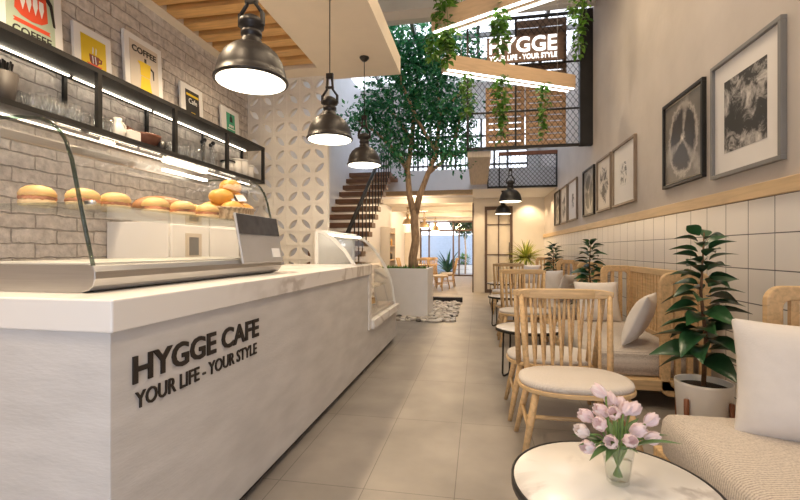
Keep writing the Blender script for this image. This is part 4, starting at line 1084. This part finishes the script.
# ------------------------------------------------------------------ tulips in a glass vase
ZTB = .5008
VX, VY = .432, 1.436
va = thing('glass_vase', 'clear faceted glass vase of pink tulips on the marble table', 'vase', (VX, VY, ZTB))
MB().lathe([(.030, 0), (.033, .004), (.052, .125), (.049, .125), (.031, .012), (0, .012)], 10, smooth=False).build('vase_body', 'vase_glass', va)
MB().lathe([(0, .0125), (.0305, .0125), (.040, .07), (0, .07)], 16).build('water', 'water', va)
CA, SA = math.cos(R(10.4)), math.sin(R(10.4))
def tulip(px, py, d, kind, label, r=.019, ln=.05):
    xc = (px-400)*d/425; X = xc*CA-d*SA; Y = xc*SA+d*CA; Z = H-(py-250)*d/425
    end = Vector((X-VX, Y-VY, Z-ZTB))
    t = thing('tulip', label, 'flower', (VX, VY, ZTB), group='tulips in the glass vase')
    hd = Vector((end.x, end.y, 0)); q = hd.normalized() if hd.length > 1e-3 else Vector((1, 0, 0))
    a = q*-.012+Vector((0, 0, .02)); b = q*.03+Vector((0, 0, .125)); 
    dirn = (end-b).normalized()
    droop = Vector((q.x, q.y, .55-2.2*max(0, .17-end.z)/.1*.5)).normalized() if hd.length > .05 else Vector((q.x*.3, q.y*.3, 1)).normalized()
    base_ = end-droop*ln*.5
    pts = [a, b, b.lerp(base_, .55)+Vector((0, 0, .012)), base_]
    MB().tube(pts, .0032, 6).build('stem', 'stem', t)
    mb = MB()
    ax = droop; s1 = ax.cross(Vector((0, 0, 1)));
    if s1.length < .1: s1 = ax.cross(Vector((1, 0, 0)))
    s1.normalize(); s2 = ax.cross(s1)
    for k_ in range(6):
        aa = k_*PI/3+.4*(px % 5); off = 1.0 if k_ % 2 else .88
        ra = s1*math.cos(aa)+s2*math.sin(aa); ta = ax.cross(ra)
        vs = []; nseg = 5
        for i in range(nseg+1):
            tt = i/nseg
            rr = r*off*(math.sin(PI*min(.92, .10+.62*tt))); c = base_+ax*(ln*tt)
            ww = r*.95*math.sin(PI*(.12+.86*tt)) if i < nseg else r*.05
            for u in (-1, -.5, 0, .5, 1):
                vs.append(c+ra*(rr*(1-.28*u*u*(1-tt*.3)))+ta*(ww*u))
        mb.add(vs, [(i*5+j, i*5+j+1, (i+1)*5+j+1, (i+1)*5+j) for i in range(nseg) for j in range(4)], True)
    mb.build('petals', kind, t, fix=False)
    if (px % 2) == 0:
        lf = MB(); e = (q*1.0+Vector((0, 0, rng.uniform(.2, .9)))).normalized()
        lf.leaf(q*.035+Vector((0, 0, .115)), e, (0, 0, 1), rng.uniform(.10, .15), .028, droop=.3, fold=.3, seg=6)
        lf.build('leaf', 'tulipleaf', t, fix=False)
TU = [(599, 391, 1.38, 'petal', 'pink tulip at the very top of the bouquet'), (610, 399, 1.40, 'petal', 'pink tulip just right of the topmost bloom'), (620, 404, 1.41, 'petal', 'pink tulip in the upper middle, behind the others'),
      (601, 411, 1.33, 'petal', 'pink tulip below the topmost bloom'), (614, 413, 1.29, 'petal', 'wide pink tulip at the bouquet centre'), (626, 409, 1.37, 'petal', 'pink tulip right of the central bloom'), (634, 409, 1.37, 'petal', 'pink closed tulip bud upper right of the centre'),
      (586, 416, 1.33, 'petal', 'upright pink tulip on the bouquet flank facing the aisle'), (600, 424, 1.26, 'petal', 'large pink tulip in front, left of the vase rim'), (582, 431, 1.31, 'petal_white', 'white tulip bud sticking out sideways toward the aisle'),
      (588, 447, 1.28, 'petal', 'pink tulip drooping over the marble, lowest bloom'), (611, 442, 1.25, 'petal', 'pink tulip hanging over the vase rim front'), (630, 441, 1.25, 'petal', 'pink tulip hanging over the rim, right of the vase'),
      (638, 430, 1.30, 'petal', 'pink tulip right of the vase above its drooping neighbours'), (651, 420, 1.36, 'petal', 'pink tulip reaching out toward the bench cushion'), (652, 438, 1.33, 'petal', 'pink tulip drooping beside the bench cushion')]
for a in TU: tulip(*a)

# ------------------------------------------------------------------ framed pictures on the plaster wall
def picture(y0, y1, z0, z1, frame, mt, prm, label, matw=.0, fw=.03):
    w, h = y1-y0, z1-z0
    t = thing('framed_picture', label, 'picture', (XR-.001, (y0+y1)/2, (z0+z1)/2), 0, 'pictures along the plaster wall')
    hw, hh = w/2, h/2
    MB().box(-.035, 0, -hw, hw, hh-fw, hh).box(-.035, 0, -hw, hw, -hh, -hh+fw).box(-.035, 0, -hw, -hw+fw, -hh+fw, hh-fw).box(-.035, 0, hw-fw, hw, -hh+fw, hh-fw).build('frame', frame, t, bevel=.003)
    B(-.012, -.002, -hw+fw, hw-fw, -hh+fw, hh-fw).build('mat_board', mt, t)
    B(-.0145, -.0123, -hw+fw+matw, hw-fw-matw, -hh+fw+matw*1.1, hh-fw-matw*1.1).build('print', prm, t)
ph1 = inkprint('ink landscape', 3.1, (.62, .58, .55), (.03, .028, .027), 8, .47, .68, False, bias=.05)
ph2 = ringprint('ink seeds', .6)
picture(2.95, 3.75, 1.78, 2.66, 'greyframe', 'paper', ph1, 'big grey framed picture of dark trees on wide white mat', .13)
picture(3.87, 4.64, 1.83, 2.65, 'black', 'beige', ph2, 'black framed dark picture of a round sliced form, beside the big grey frame', .012)
picture(5.41, 6.25, 1.805, 2.60, 'tanframe', 'paper', inkprint('ink marks', 5.3, (.72, .69, .66), (.04, .04, .04), 11, .46, .53, True, (.16, .24)), 'framed picture of small black marks on white sheet, third from the camera', .2)
picture(6.34, 7.05, 1.805, 2.60, 'tanframe', 'beige', inkprint('ink blot', 8.2, (.66, .60, .54), (.035, .03, .028), 5, .47, .58, True, (.26, .34)), 'tan framed picture of large dark blots on beige, fourth from the camera', .03)
picture(7.22, 7.94, 1.805, 2.60, 'black', 'greyframe', ringprint('ink seeds two', 2.2), 'black framed dark picture, fifth from the camera', .012)
picture(8.41, 9.2, 1.805, 2.60, 'tanframe', 'paper', inkprint('ink marks two', 11.9, (.74, .71, .68), (.05, .05, .05), 12, .46, .53, True, (.15, .23)), 'framed picture of faint marks on white sheet, sixth from the camera', .2)
picture(9.3, 10.0, 1.805, 2.60, 'tanframe', 'beige', inkprint('ink blot two', 1.4, (.64, .59, .53), (.04, .035, .03), 5, .47, .58, True, (.26, .34)), 'tan framed picture of dark blots, seventh from the camera', .03)
picture(10.1, 10.75, 1.805, 2.60, 'black', 'greyframe', ringprint('ink seeds three', 3.9), 'black framed dark picture farthest down the wall', .012)

# ------------------------------------------------------------------ hanging vines
def vine(x, y, ztop, zbot, label, wd=.1, n=90, strands=4, sz=.075):
    t = thing('hanging_vine', label, 'plant', (x, y, ztop), group='vines trailing from the ceiling')
    stm = MB(); lf = MB(); ln = ztop-zbot
    for s in range(strands):
        a = s*2*PI/strands+rng.random(); sl_ = ln*(1-.28*rng.random()*(s > 0)); pts = []
        for i in range(9):
            f = i/8; r_ = wd*(.3+.7*math.sin(PI*min(1, f*1.1+.15)))*.6
            pts.append(Vector((math.cos(a+f*1.4)*r_, math.sin(a+f*1.4)*r_, -sl_*f)))
        stm.tube(pts, .003, 5)
        for q in range(n//strands):
            f = rng.random()*7.98; i = int(f); p = pts[i].lerp(pts[i+1], f-i)
            b = rng.uniform(0, 2*PI)
            dd = Vector((math.cos(b), math.sin(b), rng.uniform(-.9, .25)))
            lf.leaf(p+Vector((math.cos(b), math.sin(b), 0))*rng.uniform(.0, .04), dd, (0, 0, 1), rng.uniform(.7, 1.15)*sz, sz*.72, droop=.3, fold=.1, seg=3)
    stm.build('stems', 'stem', t); lf.build('foliage', 'vineleaf', t, fix=False)
vine(-.30, 4.16, 4.0, 3.02, 'thick green vine over the near end of the rising light bar', .17, 330, 7)
vine(.20, 4.0, 3.95, 2.98, 'green vine hanging in front of the HYGGE sign letters', .13, 300, 6)
vine(1.28, 5.75, 4.7, 3.72, 'green vine hanging right of the HYGGE sign by the plaster wall', .14, 200, 5)
vine(.29, 5.48, 3.42, 2.58, 'long green vine trailing below the far light bar over the pallets', .11, 190, 5)
vine(.83, 5.80, 3.42, 2.66, 'narrow green vine trailing below the far light bar, wall side', .08, 100, 4)
vine(-.14, 5.32, 3.42, 2.78, 'green vine trailing from the tree side end of the far light bar', .12, 80, 4)
vine(-.45, 4.30, 3.42, 3.1, 'short green vine tuft under the rising bar beside the tree', .09, 45, 3)

# ------------------------------------------------------------------ rear room shelves and things
for si, (yy, lb) in enumerate([(12.85, 'white wall rack in rear room nearest the stairs'), (17.3, 'white wall rack in rear room nearer the garden doors')]):
    t = thing('display_rack', lb, 'rack', (XL2+.001, yy, 0), group='racks on the rear wall')
    for y in (0, .88): MB().box(.0, .3, y, y+.03, .0, 1.95).build('upright', 'cream', t)
    for z in (.45, .9, 1.35, 1.75): B(0, .3, .03, .88, z, z+.03).build('board', 'trim', t)
    for zi, z in enumerate((.48, .93, 1.38)):
        for q in range(3):
            bx = thing('storage_jar', ['dark', 'golden', 'brown'][(zi+q) % 3]+' jar on the '+['low', 'middle', 'top'][zi]+' board of the '+['stair side', 'garden side'][si]+' rack, '+['near end', 'centre', 'far end'][q], 'jar', (XL2+.16, yy+.2+.25*q, z+.0005), group='jars on the rear racks')
            MB().lathe([(0, 0), (.07, 0), (.08, .02), (.08, .17), (.06, .2), (0, .2)], 14).build('jar_body', ['dark_ceramic', 'roll', 'claypot'][(zi+q) % 3], bx)
            MB().lathe([(0, .2005), (.062, .2005), (.062, .23), (0, .235)], 14).build('lid', 'ash', bx)
tt = thing('dining_table', 'pale wooden table among the yellow chairs of the rear room', 'table', (-1.75, 14.4, 0))
B(-.4, .4, -.4, .4, .71, .74).build('tabletop', 'ash', tt, bevel=.005)
for sx in (-1, 1):
    for sy in (-1, 1): MB().tube([(sx*.36, sy*.36, 0), (sx*.33, sy*.33, .71)], [.018, .025], 8).build('leg', 'ash', tt)

# ------------------------------------------------------------------ garden beyond the glass
struct('wall_garden', B(-6, 4, 25.0, 25.2, -.1, 2.1), 'gardenwall')
def bush(name, label, x, y, z, r, n, m, h=1, lsz=.16):
    mb = MB()
    for _ in range(n):
        u = Vector((rng.gauss(0, 1), rng.gauss(0, 1), rng.gauss(0, 1))).normalized()*(rng.random()**.4)
        p = Vector((u.x*r, u.y*r, r*h+u.z*r*h))
        mb.leaf(p, (u.x+rng.gauss(0, .5), u.y+rng.gauss(0, .5), u.z+.2), (0, 0, 1), lsz*rng.uniform(.7, 1.2), lsz*.4, seg=3)
    t = thing(name, label, 'plant', (x, y, z))
    MB().tube([(0, 0, 0), (0, 0, r*h)], .02, 6).build('stem', 'woodstem', t)
    mb.build('foliage', m, t, fix=False)
    return t
def fern(label, x, y, z, n, ln, m='gardenleaf'):
    t = thing('garden_fern', label, 'plant', (x, y, z), group='ferns in the garden')
    mb = MB()
    for k_ in range(n):
        a = k_*2.4; el = rng.uniform(.3, 1.4)
        mb.leaf((0, 0, 0), (math.cos(a)*math.cos(el), math.sin(a)*math.cos(el), math.sin(el)), (0, 0, 1), ln*rng.uniform(.7, 1.1), ln*.09, droop=.4, seg=6)
    mb.build('fronds', m, t, fix=False)
gp = thing('garden_planter', 'low white planter outside the garden doors', 'planter', (-.75, 23.2, -.02))
MB().box(-.6, .6, -.3, .3, 0, .45).build('planter_box', 'white', gp, bevel=.01)
B(-.55, .55, -.25, .25, .4505, .46).build('soil', 'soil', gp)
bush('garden_shrub', 'bright green low shrub in the white garden planter', -.75, 23.2, .44, .28, 260, 'vineleaf')
fern('tall arching fern outside the middle garden door pane', -1.6, 22.9, -.02, 46, 1.45)
fern('small fern against the pale garden wall', -2.75, 24.0, -.02, 34, .8)
fern('fern outside the leftmost garden pane', -3.9, 23.2, -.02, 34, 1.0)
t = thing('garden_tree', 'slender leafy tree outside the right garden door pane', 'tree', (-.65, 22.3, -.02))
MB().tube([(0, 0, 0), (.03, 0, 1.2), (-.05, 0, 2.3), (.0, 0, 3.2)], [.05, .045, .035, .02], 8).build('trunk', 'bark', t)
mb = MB()
for _ in range(2600):
    u = Vector((rng.gauss(0, 1), rng.gauss(0, 1), rng.gauss(0, 1))).normalized()*(rng.random()**.4)
    p = Vector((u.x*.8, u.y*.8, 2.9+u.z*.9))
    mb.leaf(p, (rng.gauss(0, 1), rng.gauss(0, 1), rng.gauss(0, 1)), (0, 0, 1), .2, .10, seg=3)
mb.build('foliage', 'gardenleaf', t, fix=False)

# ------------------------------------------------------------------ light
wd = bpy.data.worlds.new('World'); bpy.context.scene.world = wd; wd.use_nodes = True
bg = wd.node_tree.nodes['Background']; bg.inputs[0].default_value = (.84, .895, 1.0, 1); bg.inputs[1].default_value = 2.6
def lamp(kind, name, loc, e, col, size=.1, rot=(0, 0, 0), spot=None, sy=None, blend=.6):
    l = bpy.data.lights.new(name, kind); l.energy = e; l.color = col
    if kind == 'AREA':
        l.size = size
        if sy: l.shape = 'RECTANGLE'; l.size_y = sy
    else: l.shadow_soft_size = size
    if kind == 'SPOT': l.spot_size = R(spot); l.spot_blend = blend
    o = bpy.data.objects.new(name, l); C.objects.link(o); o.location = loc; o.rotation_euler = rot
    return o
WARM = (1, .78, .52); WARM2 = (1, .72, .42)
for y in (.5, 1.9, 3.1): lamp('SPOT', 'bar_spot', (-2.05, y, 3.27), 185, WARM, .08, spot=115, blend=.9)
lamp('SPOT', 'bar_spot', (-2.1, 3.9, 3.27), 45, WARM, .08, spot=150, blend=1)  # extra unseen spot, added to brighten the lattice wall
for y in (.2, 1.5): lamp('SPOT', 'bar_spot', (-1.35, y-.3, 3.27), 60, WARM, .06, spot=130)
for x, y in ((.5, .8), (1.1, 1.7), (.6, 3.3), (.9, 5.0), (-.3, 6.3)): lamp('SPOT', 'ceiling_fill', (x, y, 5.31), 215 if y > 1 else 110, WARM, .25, spot=165, blend=1)  # unseen warm fill spots added under the high ceiling
for x, y in ((.9, 11.6), (1.5, 11.2), (.1, 11.9), (1.4, 12.2)): lamp('SPOT', 'mezzanine_downlight', (x, y, 2.70), 52, WARM2, .05, spot=120)
for x, y in ((-1.7, 11.6), (-.9, 13.3), (-1.9, 14.9), (-1.2, 16.0), (-2.4, 18.2), (-.9, 18.8)): lamp('POINT', 'rear_room_light', (x, y, 2.5), 36, WARM2, .1)

# ------------------------------------------------------------------ camera
cam = bpy.data.cameras.new('Camera'); co = bpy.data.objects.new('Camera', cam); C.objects.link(co)
cam.sensor_width = 36; cam.lens = 425/800*36; cam.clip_start = .02; cam.clip_end = 200
co.location = (0, 0, H); co.rotation_euler = (R(90), 0, R(10.4))
sc = bpy.context.scene; sc.camera = co
sc.view_settings.view_transform = 'Standard'; sc.view_settings.look = 'None'; sc.view_settings.gamma = 1; sc.view_settings.use_curve_mapping = False
sc.view_settings.exposure = .18
sc.cycles.use_denoising = True
sc.cycles.max_bounces = 10; sc.cycles.transparent_max_bounces = 24; sc.cycles.diffuse_bounces = 5
# drop helper custom properties
for o in bpy.data.objects:
    if 'used' in o: del o['used']
